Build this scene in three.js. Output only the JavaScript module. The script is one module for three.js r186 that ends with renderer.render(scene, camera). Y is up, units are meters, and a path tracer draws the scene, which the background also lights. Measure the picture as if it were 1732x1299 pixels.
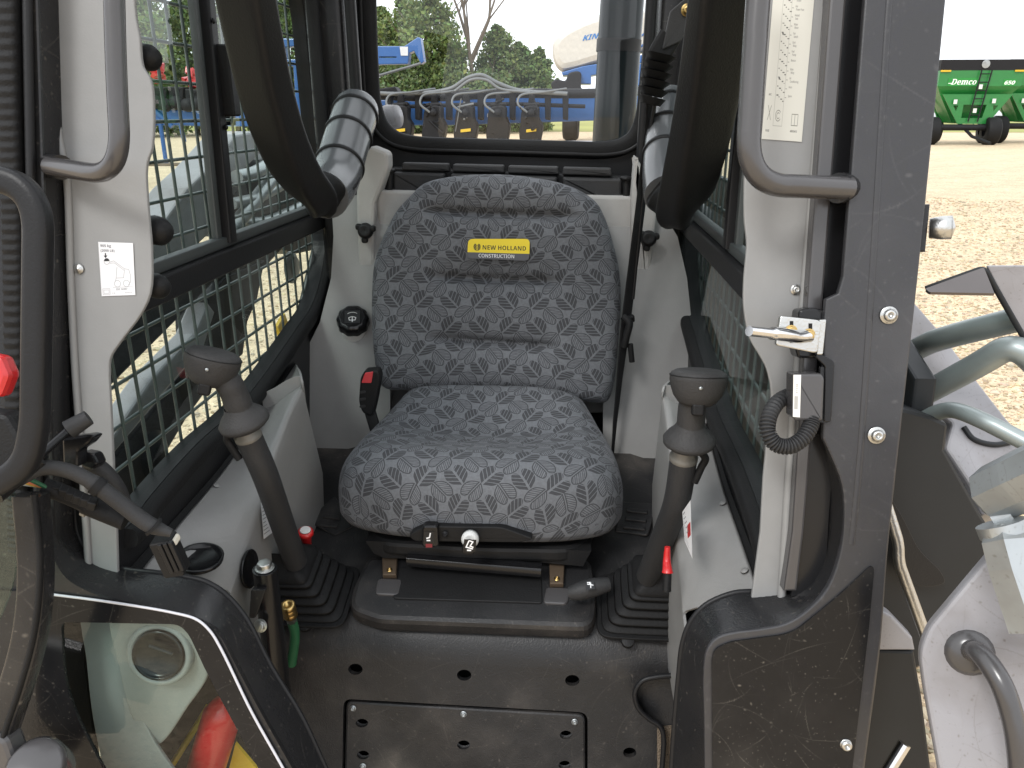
import * as THREE from 'three';
import { mergeGeometries, mergeVertices } from 'three/addons/utils/BufferGeometryUtils.js';
import { RoundedBoxGeometry } from 'three/addons/geometries/RoundedBoxGeometry.js';

// ---------------------------------------------------------------- camera, sky, sun, exposure
const scene = new THREE.Scene();
const camera = new THREE.PerspectiveCamera(53, 4 / 3, 0.02, 900);
const EYE = new THREE.Vector3(0, 1.5, 0), PITCH = -19.5 * Math.PI / 180, YAW = 4.22 * Math.PI / 180;
camera.position.copy(EYE); camera.rotation.set(PITCH, YAW, 0, 'YXZ'); camera.updateMatrixWorld();
const renderer = new THREE.WebGLRenderer({ antialias: true });
renderer.toneMapping = THREE.LinearToneMapping;
renderer.toneMappingExposure = 1.7;
renderer.shadowMap.enabled = true;

let seed = 7;
const rnd = () => { seed = (seed * 1664525 + 1013904223) >>> 0; return seed / 4294967296; };
const rr = (a, b) => a + (b - a) * rnd();
function lattice(n, s) { let q = s >>> 0; const a = new Float32Array(n * n); for (let i = 0; i < n * n; i++) { q = (q * 1664525 + 1013904223) >>> 0; a[i] = q / 4294967296; } return a; }
function vnoise(n, s) { // periodic value noise on [0,1)^2 with n cells
  const L = lattice(n, s);
  return (u, v) => { const x = u * n, y = v * n, i = Math.floor(x), j = Math.floor(y); let f = x - i, g = y - j; f = f * f * (3 - 2 * f); g = g * g * (3 - 2 * g);
    const a = (p, q) => L[(((q % n) + n) % n) * n + (((p % n) + n) % n)];
    return (a(i, j) * (1 - f) + a(i + 1, j) * f) * (1 - g) + (a(i, j + 1) * (1 - f) + a(i + 1, j + 1) * f) * g; };
}
function fbm(n, oct, s) { const L = []; for (let k = 0; k < oct; k++) L.push(vnoise(n << k, s + k * 17)); return (u, v) => { let r = 0, a = 0.5, t = 0; for (const f of L) { r += f(u, v) * a; t += a; a *= 0.55; } return r / t; }; }

// overcast sky: bright white cloud deck, a little structure
{ const w = 256, h = 128, d = new Float32Array(w * h * 4), n = fbm(8, 4, 5);
  for (let j = 0; j < h; j++) for (let i = 0; i < w; i++) { const v = j / (h - 1), el = v * 2 - 1, c = n(i / w, v * 0.5), k = 4 * (j * w + i);
    const b = el > -0.02 ? 0.93 + 0.30 * (c - 0.5) + 0.14 * Math.max(0, el) : 0.35;
    d[k] = b * 0.97; d[k + 1] = b; d[k + 2] = b * 1.05; d[k + 3] = 1; }
  const t = new THREE.DataTexture(d, w, h, THREE.RGBAFormat, THREE.FloatType); t.mapping = THREE.EquirectangularReflectionMapping; t.magFilter = t.minFilter = THREE.LinearFilter; t.needsUpdate = true;
  scene.background = t; scene.environment = t; }
const sun = new THREE.DirectionalLight(new THREE.Color(1, 0.985, 0.96), 1.1);
sun.position.set(-6, 13, 9); sun.target.position.set(0, 1, -1); sun.castShadow = true; sun.shadow.radius = 28; sun.shadow.mapSize.set(2048, 2048);
Object.assign(sun.shadow.camera, { left: -12, right: 12, top: 12, bottom: -12, near: 1, far: 60 });
scene.add(sun, sun.target);

// ---------------------------------------------------------------- pixel -> place helpers
const V = (x, y, z) => new THREE.Vector3(x, y, z);
const FPX = 649.5 / Math.tan(26.5 * Math.PI / 180);
const ray = (px, py) => V((px - 866) / FPX, -(py - 649.5) / FPX, -1).applyEuler(camera.rotation);
const PL = (n, k) => (px, py) => { const d = ray(px, py); return EYE.clone().addScaledVector(d, (k - n.dot(EYE)) / n.dot(d)); };
const FX = x => PL(V(1, 0, 0), x), FY = y => PL(V(0, 1, 0), y), FZ = z => PL(V(0, 0, 1), z);
const TL = Math.tan(12 * Math.PI / 180);
const FR = (o = 0) => PL(V(0, TL, 1), -0.85 + 1.20 * TL - o);        // the cab's leaning front face, o metres behind it
const FG = (o = 0) => PL(V(0, 1, 0.27), 0.645 - 1.15 * 0.27 + o);   // the moulded floor under the seat
const FS = (o = 0) => PL(V(0, 0.25, 1), -1.115 + 0.60 * 0.25 + o);  // the riser in front of the seat
function fillet(pts, n = 5) { // [x,y,(r)] closed
  const out = [], N = pts.length;
  for (let i = 0; i < N; i++) { const p = pts[i], r = p[2] || 0; if (!r) { out.push([p[0], p[1]]); continue; }
    const a = pts[(i + N - 1) % N], b = pts[(i + 1) % N], la = Math.hypot(a[0] - p[0], a[1] - p[1]), lb = Math.hypot(b[0] - p[0], b[1] - p[1]);
    const ra = Math.min(r, la / 2.02), rb = Math.min(r, lb / 2.02), A = [p[0] + (a[0] - p[0]) * ra / la, p[1] + (a[1] - p[1]) * ra / la], B = [p[0] + (b[0] - p[0]) * rb / lb, p[1] + (b[1] - p[1]) * rb / lb];
    for (let k = 0; k <= n; k++) { const t = k / n, u = 1 - t; out.push([u * u * A[0] + 2 * u * t * p[0] + t * t * B[0], u * u * A[1] + 2 * u * t * p[1] + t * t * B[1]]); } }
  return out;
}
const onto = (pts, f) => fillet(pts).map(p => f(p[0], p[1]));
function spline(pts, n, closed = false) { const c = new THREE.CatmullRomCurve3(pts, closed, 'centripetal'); return closed ? c.getPoints(n).slice(0, n) : c.getPoints(n); }
const loopPx = (pts, f, n = 60) => spline(pts.map(p => f(p[0], p[1])), n, true);
const linePx = (pts, f, n = 30) => spline(pts.map(p => f(p[0], p[1])), n);

// ---------------------------------------------------------------- geometry helpers
function fin(g) { // uv in metres from the dominant axis, non indexed
  if (g.index) g = g.toNonIndexed();
  if (!g.attributes.normal) g.computeVertexNormals();
  const p = g.attributes.position, n = p.count, uv = new Float32Array(n * 2), a = V(), b = V(), c = V(), e = V();
  for (let i = 0; i < n; i += 3) { a.fromBufferAttribute(p, i); b.fromBufferAttribute(p, i + 1); c.fromBufferAttribute(p, i + 2);
    e.copy(b).sub(a).cross(c.clone().sub(a)); const x = Math.abs(e.x), y = Math.abs(e.y), z = Math.abs(e.z);
    for (let k = 0; k < 3; k++) { const q = i + k, X = p.getX(q), Y = p.getY(q), Z = p.getZ(q);
      if (x >= y && x >= z) { uv[2 * q] = Z; uv[2 * q + 1] = Y; } else if (y >= z) { uv[2 * q] = X; uv[2 * q + 1] = Z; } else { uv[2 * q] = X; uv[2 * q + 1] = Y; } } }
  g.setAttribute('uv', new THREE.BufferAttribute(uv, 2)); if (g.attributes.uv1) g.deleteAttribute('uv1');
  g.clearGroups(); return g;
}
const join = l => mergeGeometries(l.map(g => g.index ? fin(g) : g));
function plate(loop, thick, { bev = 0, holes = [], flip = false, keep = false } = {}) { // flat outline with thickness, growing away from the viewer
  const n = V(); for (let i = 0; i < loop.length; i++) { const a = loop[i], b = loop[(i + 1) % loop.length]; n.x += (a.y - b.y) * (a.z + b.z); n.y += (a.z - b.z) * (a.x + b.x); n.z += (a.x - b.x) * (a.y + b.y); }
  n.normalize(); const o = loop[0].clone(); if (n.dot(EYE.clone().sub(o)) < 0) n.negate(); if (flip) n.negate();
  let u = Math.abs(n.y) > 0.95 ? V(1, 0, 0) : V(0, 1, 0).cross(n); u.addScaledVector(n, -u.dot(n)).normalize(); const v = n.clone().cross(u);
  const to2 = q => { const d = q.clone().sub(o); return new THREE.Vector2(d.dot(u), d.dot(v)); };
  const s = new THREE.Shape(loop.map(to2)); for (const h of holes) s.holes.push(new THREE.Path(h.map(to2)));
  const dep = Math.max(thick - 2 * bev, 0.0005);
  const g = new THREE.ExtrudeGeometry(s, { depth: dep, bevelEnabled: bev > 0, bevelThickness: bev, bevelSize: bev, bevelOffset: -bev, bevelSegments: 2, curveSegments: 6 });
  g.translate(0, 0, -(dep + bev)); g.applyMatrix4(new THREE.Matrix4().makeBasis(u, v, n).setPosition(o));
  return fin(g);
}
function sweep(pts, sect, { up = null, caps = true, closed = false, smooth = true } = {}) { // sect(t,i) -> [[a,b]...] in the frame (side, upish)
  const N = pts.length, pos = [], idx = []; let T = [], S, M = 0; let side = null;
  for (let i = 0; i < N; i++) { const a = pts[closed ? (i + N - 1) % N : Math.max(0, i - 1)], b = pts[closed ? (i + 1) % N : Math.min(N - 1, i + 1)]; T.push(b.clone().sub(a).normalize()); }
  const ends = [];
  for (let i = 0; i < N; i++) {
    if (up) { side = T[i].clone().cross(typeof up === 'function' ? up(i / (N - 1)) : up); if (side.lengthSq() < 1e-8) side = V(1, 0, 0); side.normalize(); }
    else if (!side) { const r = Math.abs(T[0].y) > 0.9 ? V(1, 0, 0) : V(0, 1, 0); side = T[0].clone().cross(r).normalize(); }
    else { side.addScaledVector(T[i], -side.dot(T[i])).normalize(); }
    const w = side.clone().cross(T[i]).normalize(); S = sect(i / (N - 1), i); M = S.length;
    for (const [a, b] of S) { pos.push(pts[i].x + side.x * a + w.x * b, pts[i].y + side.y * a + w.y * b, pts[i].z + side.z * a + w.z * b); }
  }
  const R = closed ? N : N - 1;
  for (let i = 0; i < R; i++) for (let k = 0; k < M; k++) { const a = i * M + k, b = i * M + (k + 1) % M, c = ((i + 1) % N) * M + k, d = ((i + 1) % N) * M + (k + 1) % M; idx.push(a, b, c, b, d, c); }
  const g = new THREE.BufferGeometry(); g.setAttribute('position', new THREE.Float32BufferAttribute(pos, 3)); g.setIndex(idx); g.computeVertexNormals();
  const list = [fin(g)]; if (!smooth) list[0].computeVertexNormals();
  if (caps && !closed) for (const e of [0, N - 1]) { const cp = [], ci = []; for (let k = 0; k < M; k++) cp.push(pos[(e * M + k) * 3], pos[(e * M + k) * 3 + 1], pos[(e * M + k) * 3 + 2]);
    cp.push(pts[e].x, pts[e].y, pts[e].z); for (let k = 0; k < M; k++) e ? ci.push(k, (k + 1) % M, M) : ci.push((k + 1) % M, k, M);
    const c = new THREE.BufferGeometry(); c.setAttribute('position', new THREE.Float32BufferAttribute(cp, 3)); c.setIndex(ci); c.computeVertexNormals(); list.push(fin(c)); }
  return list.length > 1 ? mergeGeometries(list) : list[0];
}
const circ = (r, n = 12, r2 = r) => { const o = []; for (let k = 0; k < n; k++) { const a = k / n * Math.PI * 2; o.push([Math.cos(a) * r, Math.sin(a) * r2]); } return o; };
const sq = (a, b, p = 4, n = 20) => { const o = []; for (let k = 0; k < n; k++) { const t = k / n * Math.PI * 2, c = Math.cos(t), s = Math.sin(t); o.push([Math.sign(c) * Math.pow(Math.abs(c), 2 / p) * a, Math.sign(s) * Math.pow(Math.abs(s), 2 / p) * b]); } return o; };
const rod = (pts, r, { n = 12, closed = false } = {}) => sweep(pts, (t, i) => circ(typeof r === 'function' ? r(t, i) : r, n), { closed });
function bend(pts, r, n = 8) { // 3d polyline with rounded corners
  const o = [pts[0]];
  for (let i = 1; i < pts.length - 1; i++) { const p = pts[i], a = pts[i - 1], b = pts[i + 1], la = a.distanceTo(p), lb = b.distanceTo(p), q = Math.min(r, la * 0.49, lb * 0.49);
    const A = p.clone().lerp(a, q / la), B = p.clone().lerp(b, q / lb); for (let k = 0; k <= n; k++) { const t = k / n, u = 1 - t; o.push(A.clone().multiplyScalar(u * u).addScaledVector(p, 2 * u * t).addScaledVector(B, t * t)); } }
  o.push(pts[pts.length - 1]); return o;
}
function lathe(prof, at, axis = V(0, 1, 0), n = 24) { const g = new THREE.LatheGeometry(prof.map(p => new THREE.Vector2(p[0], p[1])), n); g.applyQuaternion(new THREE.Quaternion().setFromUnitVectors(V(0, 1, 0), axis.clone().normalize())); g.translate(at.x, at.y, at.z); return fin(g); }
function rbox(at, sx, sy, sz, r = 0.004, rot = null) { const g = new RoundedBoxGeometry(sx, sy, sz, 2, Math.min(r, sx / 2.05, sy / 2.05, sz / 2.05)); if (rot) g.applyMatrix4(new THREE.Matrix4().makeRotationFromEuler(new THREE.Euler(...rot, 'YXZ'))); g.translate(at.x, at.y, at.z); return fin(g); }
function cylAB(a, b, r1, r2 = r1, n = 16) { return sweep([a, b], t => circ(t < 0.5 ? r1 : r2, n)); }
function prism(pa, pb) { return sheetRows([pa, pb]); }
function sheetRows(rows, { closedU = false } = {}) { const R = rows.length, C = rows[0].length, pos = [], idx = []; for (const r of rows) for (const p of r) pos.push(p.x, p.y, p.z);
  for (let i = 0; i < R - 1; i++) for (let k = 0; k < (closedU ? C : C - 1); k++) { const a = i * C + k, b = i * C + (k + 1) % C, c = a + C, d = (i + 1) * C + (k + 1) % C; idx.push(a, b, c, b, d, c); }
  const g = new THREE.BufferGeometry(); g.setAttribute('position', new THREE.Float32BufferAttribute(pos, 3)); g.setIndex(idx); g.computeVertexNormals(); return g; }
function sheet(rows, thick = 0) { // a moulded skin with a little thickness behind it
  const g = sheetRows(rows); if (!thick) return fin(g);
  const p = g.attributes.position, n = g.attributes.normal, C = rows[0].length, mid = V(p.getX(p.count >> 1), p.getY(p.count >> 1), p.getZ(p.count >> 1)), nm = V(n.getX(n.count >> 1), n.getY(n.count >> 1), n.getZ(n.count >> 1));
  const s = nm.dot(EYE.clone().sub(mid)) > 0 ? -1 : 1;
  const back = rows.map((r, i) => r.map((q, k) => { const j = i * C + k; return q.clone().add(V(n.getX(j), n.getY(j), n.getZ(j)).multiplyScalar(s * thick)); }));
  const edge = l => [].concat(l[0], l.slice(1, -1).map(r => r[r.length - 1]), l[l.length - 1].slice().reverse(), l.slice(1, -1).reverse().map(r => r[0]));
  const e0 = edge(rows), e1 = edge(back);
  return mergeGeometries([fin(g), fin(sheetRows(back)), fin(sheetRows([e0, e1], { closedU: true }))]);
}
function pillow(outline, c, nrm, { T = 0.05, edge = 3, rings = 46, back = 0.03, shape = null, pw = 2.4 } = {}) { // upholstered body on a flat outline; uv follows the cloth
  const N = outline.length, pos = [], uv = [], idx = []; const u0 = (Math.abs(nrm.y) > 0.9 ? V(1, 0, 0) : V(0, 1, 0).cross(nrm)).normalize(), v0 = nrm.clone().cross(u0);
  const hgt = r => T * Math.pow(Math.max(0, 1 - Math.pow(r, edge * 2)), 1 / pw);
  const cols = outline.map(p => p.clone().sub(c));
  for (let i = 0; i <= rings; i++) { const r = 1 - Math.pow(1 - i / rings, 1.7);
    for (let k = 0; k < N; k++) { const d = cols[k], flat = c.clone().addScaledVector(d, r); let h = hgt(r); const x = d.dot(u0) * r, y = d.dot(v0) * r; if (shape) h += shape(x, y, r);
      const q = flat.addScaledVector(nrm, h); pos.push(q.x, q.y, q.z); uv.push(0, 0); } }
  // arc length along each spoke
  for (let k = 0; k < N; k++) { const d = cols[k], ax = V(d.dot(u0), d.dot(v0), 0).normalize(); let s = 0, last = null;
    for (let i = 0; i <= rings; i++) { const j = i * N + k, p = V(pos[3 * j], pos[3 * j + 1], pos[3 * j + 2]); if (last) s += p.distanceTo(last); last = p; uv[2 * j] = ax.x * s; uv[2 * j + 1] = ax.y * s; } }
  for (let i = 0; i < rings; i++) for (let k = 0; k < N; k++) { const a = i * N + k, b = i * N + (k + 1) % N, e = a + N, f = b + N; idx.push(a, e, b, b, e, f); }
  // side and back
  const st = (rings + 1) * N; for (const [r, h] of [[1, -back * 0.5], [0.97, -back], [0.02, -back]]) for (let k = 0; k < N; k++) { const q = c.clone().addScaledVector(cols[k], r).addScaledVector(nrm, h); pos.push(q.x, q.y, q.z); const j = (rings * N + k) * 2; uv.push(uv[j] * (1 + (1 - r)) + 0.01, uv[j + 1] + 0.02); }
  for (let i = 0; i < 3; i++) for (let k = 0; k < N; k++) { const r0 = i === 0 ? rings * N : st + (i - 1) * N, a = r0 + k, b = r0 + (k + 1) % N, e = st + i * N + k, f = st + i * N + (k + 1) % N; idx.push(a, e, b, b, e, f); }
  const g = new THREE.BufferGeometry(); g.setAttribute('position', new THREE.Float32BufferAttribute(pos, 3)); g.setAttribute('uv', new THREE.Float32BufferAttribute(uv, 2)); g.setIndex(idx); g.computeVertexNormals(); return g.toNonIndexed();
}
function pane(loop) { // a single sheet of glass
  const n = V(); for (let i = 0; i < loop.length; i++) { const a = loop[i], b = loop[(i + 1) % loop.length]; n.x += (a.y - b.y) * (a.z + b.z); n.y += (a.z - b.z) * (a.x + b.x); n.z += (a.x - b.x) * (a.y + b.y); }
  n.normalize(); const o = loop[0].clone(), u = V(0, 1, 0).cross(n).normalize(), v = n.clone().cross(u);
  const g = new THREE.ShapeGeometry(new THREE.Shape(loop.map(q => { const d = q.clone().sub(o); return new THREE.Vector2(d.dot(u), d.dot(v)); }))); g.applyMatrix4(new THREE.Matrix4().makeBasis(u, v, n).setPosition(o)); return fin(g);
}
function quad(a, b, c, d) { // flat print: corners top-left, top-right, bottom-right, bottom-left
  const g = new THREE.BufferGeometry(); g.setAttribute('position', new THREE.Float32BufferAttribute([a, b, c, a, c, d].flatMap(p => [p.x, p.y, p.z]), 3)); g.setAttribute('uv', new THREE.Float32BufferAttribute([0, 1, 1, 1, 1, 0, 0, 1, 1, 0, 0, 0], 2)); g.computeVertexNormals(); return g;
}

// ---------------------------------------------------------------- textures and materials
function grey(n, fn, rep, col = true) { const d = new Uint8Array(n * n * 4); for (let j = 0; j < n; j++) for (let i = 0; i < n; i++) { const v = fn(i / n, j / n), k = 4 * (j * n + i), a = Array.isArray(v) ? v : [v, v, v]; d[k] = Math.max(0, Math.min(255, a[0] * 255)); d[k + 1] = Math.max(0, Math.min(255, a[1] * 255)); d[k + 2] = Math.max(0, Math.min(255, a[2] * 255)); d[k + 3] = 255; }
  const t = new THREE.DataTexture(d, n, n); t.wrapS = t.wrapT = THREE.RepeatWrapping; t.magFilter = THREE.LinearFilter; t.minFilter = THREE.LinearMipmapLinearFilter; t.generateMipmaps = true; if (col) t.colorSpace = THREE.SRGBColorSpace; t.repeat.set(rep, rep); t.needsUpdate = true; return t; }
const scat = (n, count, rmin, rmax, s) => { // scattered specks as a field
  const a = new Float32Array(n * n); let q = s; const R = () => { q = (q * 1664525 + 1013904223) >>> 0; return q / 4294967296; };
  for (let c = 0; c < count; c++) { const x = R() * n, y = R() * n, r = rmin + (rmax - rmin) * R() * R(), st = 0.4 + 0.6 * R(), sx = 1 + R(), an = R() * 3.14, ca = Math.cos(an), sa = Math.sin(an); const m = Math.ceil(r * 2);
    for (let j = -m; j <= m; j++) for (let i = -m; i <= m; i++) { const u = (i * ca + j * sa) / sx, v = -i * sa + j * ca, d = Math.hypot(u, v) / r; if (d < 1) { const k = ((Math.floor(y + j) + n) % n) * n + (Math.floor(x + i) + n) % n; a[k] = Math.max(a[k], st * (1 - d * d)); } } }
  return (u, v) => a[(Math.floor(v * n) % n) * n + Math.floor(u * n) % n]; };
const scratch = (n, count, s) => { const a = new Float32Array(n * n); let q = s; const R = () => { q = (q * 1664525 + 1013904223) >>> 0; return q / 4294967296; };
  for (let c = 0; c < count; c++) { let x = R() * n, y = R() * n, an = R() * 6.28, st = 0.2 + 0.8 * R(), L = 10 + R() * R() * 160; const cv = (R() - 0.5) * 0.02; for (let t = 0; t < L; t += 0.5) { x += Math.cos(an) * 0.5; y += Math.sin(an) * 0.5; an += cv; const k = ((Math.floor(y) % n + n) % n) * n + (Math.floor(x) % n + n) % n; a[k] = Math.max(a[k], st * (1 - Math.abs(2 * t / L - 1))); } }
  return (u, v) => a[(Math.floor(v * n) % n) * n + Math.floor(u * n) % n]; };
const nA = fbm(4, 6, 11), nB = fbm(6, 5, 23), nC = fbm(32, 3, 31), sp1 = scat(512, 420, 0.8, 2.4, 77), sp2 = scat(512, 1500, 0.6, 1.7, 91), scr = scratch(512, 240, 13), grain = fbm(64, 3, 3);
const T = {
  soft: grey(512, (u, v) => 0.90 + 0.10 * nA(u, v) + 0.03 * (nC(u, v) - 0.5), 1.6),
  grain: grey(256, (u, v) => grain(u, v), 9, false),
  weave: grey(256, (u, v) => 0.5 + 0.25 * Math.sin(u * 6.283 * 64) * Math.sin(v * 6.283 * 64) + 0.3 * (grain(u, v) - 0.5), 9, false),
  rough: grey(512, (u, v) => 0.55 + 0.55 * nB(u, v), 1.7, false),
};
// dusty: near-white map with specks brighter is not possible, so the tint carries the dust colour and the map darkens the clean paint
const dusty = (base, dust, amt, spk, rep, s = 1) => grey(512, (u, v) => { const p = Math.max(0, nA(u, v) * 1.9 - 0.75) * amt, q = Math.min(1, p * (0.6 + 0.8 * nC(u, v)) + spk * Math.max(sp1(u, v), 0.6 * sp2(u, v)) + 0.5 * spk * scr(u, v)); return [0, 1, 2].map(k => base[k] + (dust[k] - base[k]) * Math.min(1, q)); }, rep);
function mat(col, rough, o = {}) {
  const { metal = 0, map = T.soft, bump = null, bs = 0.0004, cc = 0, ccr = 0.1, rmap = null, ...rest } = o;
  const m = new THREE.MeshPhysicalMaterial({ color: Array.isArray(col) ? new THREE.Color().setRGB(...col) : new THREE.Color(col), roughness: rough, metalness: metal, map, side: THREE.DoubleSide });
  if (bump) { m.bumpMap = bump; m.bumpScale = bs; } if (cc) { m.clearcoat = cc; m.clearcoatRoughness = ccr; } if (rmap) m.roughnessMap = rmap; Object.assign(m, rest); return m;
}
const W3 = [1, 1, 1];
const tDustBlack = dusty([0.13, 0.13, 0.135], [0.50, 0.47, 0.42], 0.20, 0.55, 1.4), tDustPillar = dusty([0.185, 0.185, 0.195], [0.48, 0.47, 0.46], 0.22, 0.36, 1.3), tDustFloor = dusty([0.135, 0.135, 0.14], [0.42, 0.39, 0.36], 0.85, 0.5, 1.7), tDustGlass = dusty([0.10, 0.10, 0.105], [0.50, 0.47, 0.42], 0.22, 0.75, 2.2);
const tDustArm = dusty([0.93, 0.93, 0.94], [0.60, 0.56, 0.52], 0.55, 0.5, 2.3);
const M = {
  trim: mat([0.262, 0.262, 0.258], 0.5, { bump: T.grain, bs: 0.0001 }),
  shell: mat([0.285, 0.282, 0.275], 0.45, { bump: T.grain, bs: 0.0002 }),
  foam: mat([0.42, 0.41, 0.395], 0.95, { bump: T.weave, bs: 0.0010, sheen: 0.2 }),
  black: mat([0.013, 0.013, 0.0135], 0.5, { bump: T.grain, bs: 0.0004, specularIntensity: 0.45 }),
  rubber: mat([0.011, 0.011, 0.0115], 0.62, { bump: T.grain, bs: 0.0005, specularIntensity: 0.45 }),
  gloss: mat([0.010, 0.010, 0.011], 0.22, { specularIntensity: 0.75 }),
  satin: mat([0.014, 0.014, 0.015], 0.4, { bump: T.grain, bs: 0.0002, specularIntensity: 0.5 }),
  pillar: mat(W3, 0.33, { map: tDustPillar, bump: T.grain, bs: 0.0001 }),
  frame: mat(W3, 0.24, { specularIntensity: 0.7, map: tDustBlack, bump: T.grain, bs: 0.0002 }),
  frit: mat(W3, 0.15, { map: tDustGlass, specularIntensity: 0.5 }),
  floor: mat(W3, 0.5, { map: tDustFloor, bump: T.grain, bs: 0.0004, rmap: T.rough, specularIntensity: 0.75 }),
  tube: mat([0.06, 0.057, 0.058], 0.27, { cc: 0.4, ccr: 0.2 }),
  lever: mat([0.032, 0.032, 0.033], 0.55, { bump: T.grain, bs: 0.0004, specularIntensity: 0.6 }),
  grip: mat([0.040, 0.039, 0.039], 0.6, { bump: T.grain, bs: 0.0005, specularIntensity: 0.6 }),
  sleeve: mat([0.11, 0.115, 0.12], 0.26, { cc: 0.3, ccr: 0.2 }),
  zinc: mat([0.62, 0.62, 0.60], 0.32, { metal: 1, bump: T.grain, bs: 0.0003 }),
  chrome: mat([0.75, 0.75, 0.75], 0.12, { metal: 1 }),
  galv: mat([0.46, 0.49, 0.49], 0.5, { metal: 0.7, rmap: T.rough, map: tDustArm }),
  brass: mat([0.62, 0.43, 0.17], 0.3, { metal: 1 }),
  steelTube: mat([0.34, 0.385, 0.38], 0.38, { metal: 0.5, map: T.soft }),
  armPale: mat([0.33, 0.325, 0.335], 0.4, { bump: T.grain, bs: 0.0001, map: tDustArm }),  // pale base colour carries the sky reflection on the arm plates
  armDark: mat([0.022, 0.024, 0.026], 0.45, { specularIntensity: 0.5 }),
  red: mat([0.60, 0.018, 0.02], 0.35, { cc: 0.4 }),
  redSoft: mat([0.62, 0.05, 0.06], 0.5, {}),
  yellow: mat([0.72, 0.48, 0.03], 0.5, {}),
  white: mat([0.75, 0.75, 0.73], 0.5, {}),
  green: mat([0.02, 0.12, 0.05], 0.5, {}),
  track: mat([0.055, 0.062, 0.062], 0.45, {}),
  wire: mat([0.085, 0.10, 0.098], 0.4, {}),
  glass: new THREE.MeshPhysicalMaterial({ color: new THREE.Color().setRGB(0.79, 0.885, 0.85), transmission: 1, thickness: 0, roughness: 0.0, ior: 1.42, side: THREE.DoubleSide }),
  glassClear: new THREE.MeshPhysicalMaterial({ color: new THREE.Color().setRGB(0.98, 0.99, 0.985), transmission: 1, thickness: 0, roughness: 0.0, ior: 1.42, side: THREE.DoubleSide }),
  dirt: mat([0.22, 0.17, 0.12], 0.95, { bump: T.grain, bs: 0.004 }),
};

// ---------------------------------------------------------------- object helpers
const used = new Map(); const numbered = n => { const k = used.get(n) || 0; used.set(n, k + 1); return k ? n + '_' + String(k).padStart(3, '0') : n; };
const things = [];
function thing(name, label, category, group) { const g = new THREE.Group(); g.name = numbered(name); g.userData = { label, category }; if (group) g.userData.group = group; scene.add(g); things.push(g); return g; }
function part(parent, name, geo, m, label) { const o = new THREE.Mesh(Array.isArray(geo) ? join(geo) : geo, m); o.name = name; o.castShadow = o.receiveShadow = true; if (label) o.userData.label = label; parent.add(o); return o; }
function struct(name, geo, m) { const o = new THREE.Mesh(geo, m); o.name = name; o.userData.kind = 'structure'; o.castShadow = o.receiveShadow = true; scene.add(o); return o; }
function canvas(w, h, draw) { const c = document.createElement('canvas'); c.width = w; c.height = h; const x = c.getContext('2d'); draw(x, w, h); const t = new THREE.CanvasTexture(c); t.colorSpace = THREE.SRGBColorSpace; t.magFilter = THREE.LinearFilter; t.anisotropy = 4; return t; }
const print = (t, rough = 0.45) => new THREE.MeshPhysicalMaterial({ map: t, roughness: rough, side: THREE.DoubleSide });
function bolt(parent, at, n, r, m = M.zinc, name = 'bolt') { // washer, domed head with a socket
  return part(parent, name, [lathe([[0, 0], [r, 0], [r, r * 0.18], [r * 0.7, r * 0.2], [r * 0.68, r * 0.5], [r * 0.5, r * 0.72], [r * 0.28, r * 0.74], [r * 0.26, r * 0.45], [0, r * 0.42]], at, n, 18)], m); }
function hexBolt(parent, at, n, r, m = M.zinc, name = 'bolt') { return part(parent, name, [lathe([[0, 0], [r * 1.25, 0], [r * 1.25, r * 0.2], [0, r * 0.2]], at, n, 18), lathe([[r, 0.2 * r], [r, r * 0.85], [r * 0.85, r], [0, r]], at, n, 6)], m); }
const NF = V(0, TL, 1).normalize();

// ================================================================ THE CAB
const CX = -0.16, XL = -0.592, XR = 0.272;
const mir = p => V(2 * CX - p.x, p.y, p.z), mirL = l => l.map(mir);
const cab = thing('loader_cab', 'black cab of the compact loader with light grey inner trim and wide open front', 'loader cab');
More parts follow.
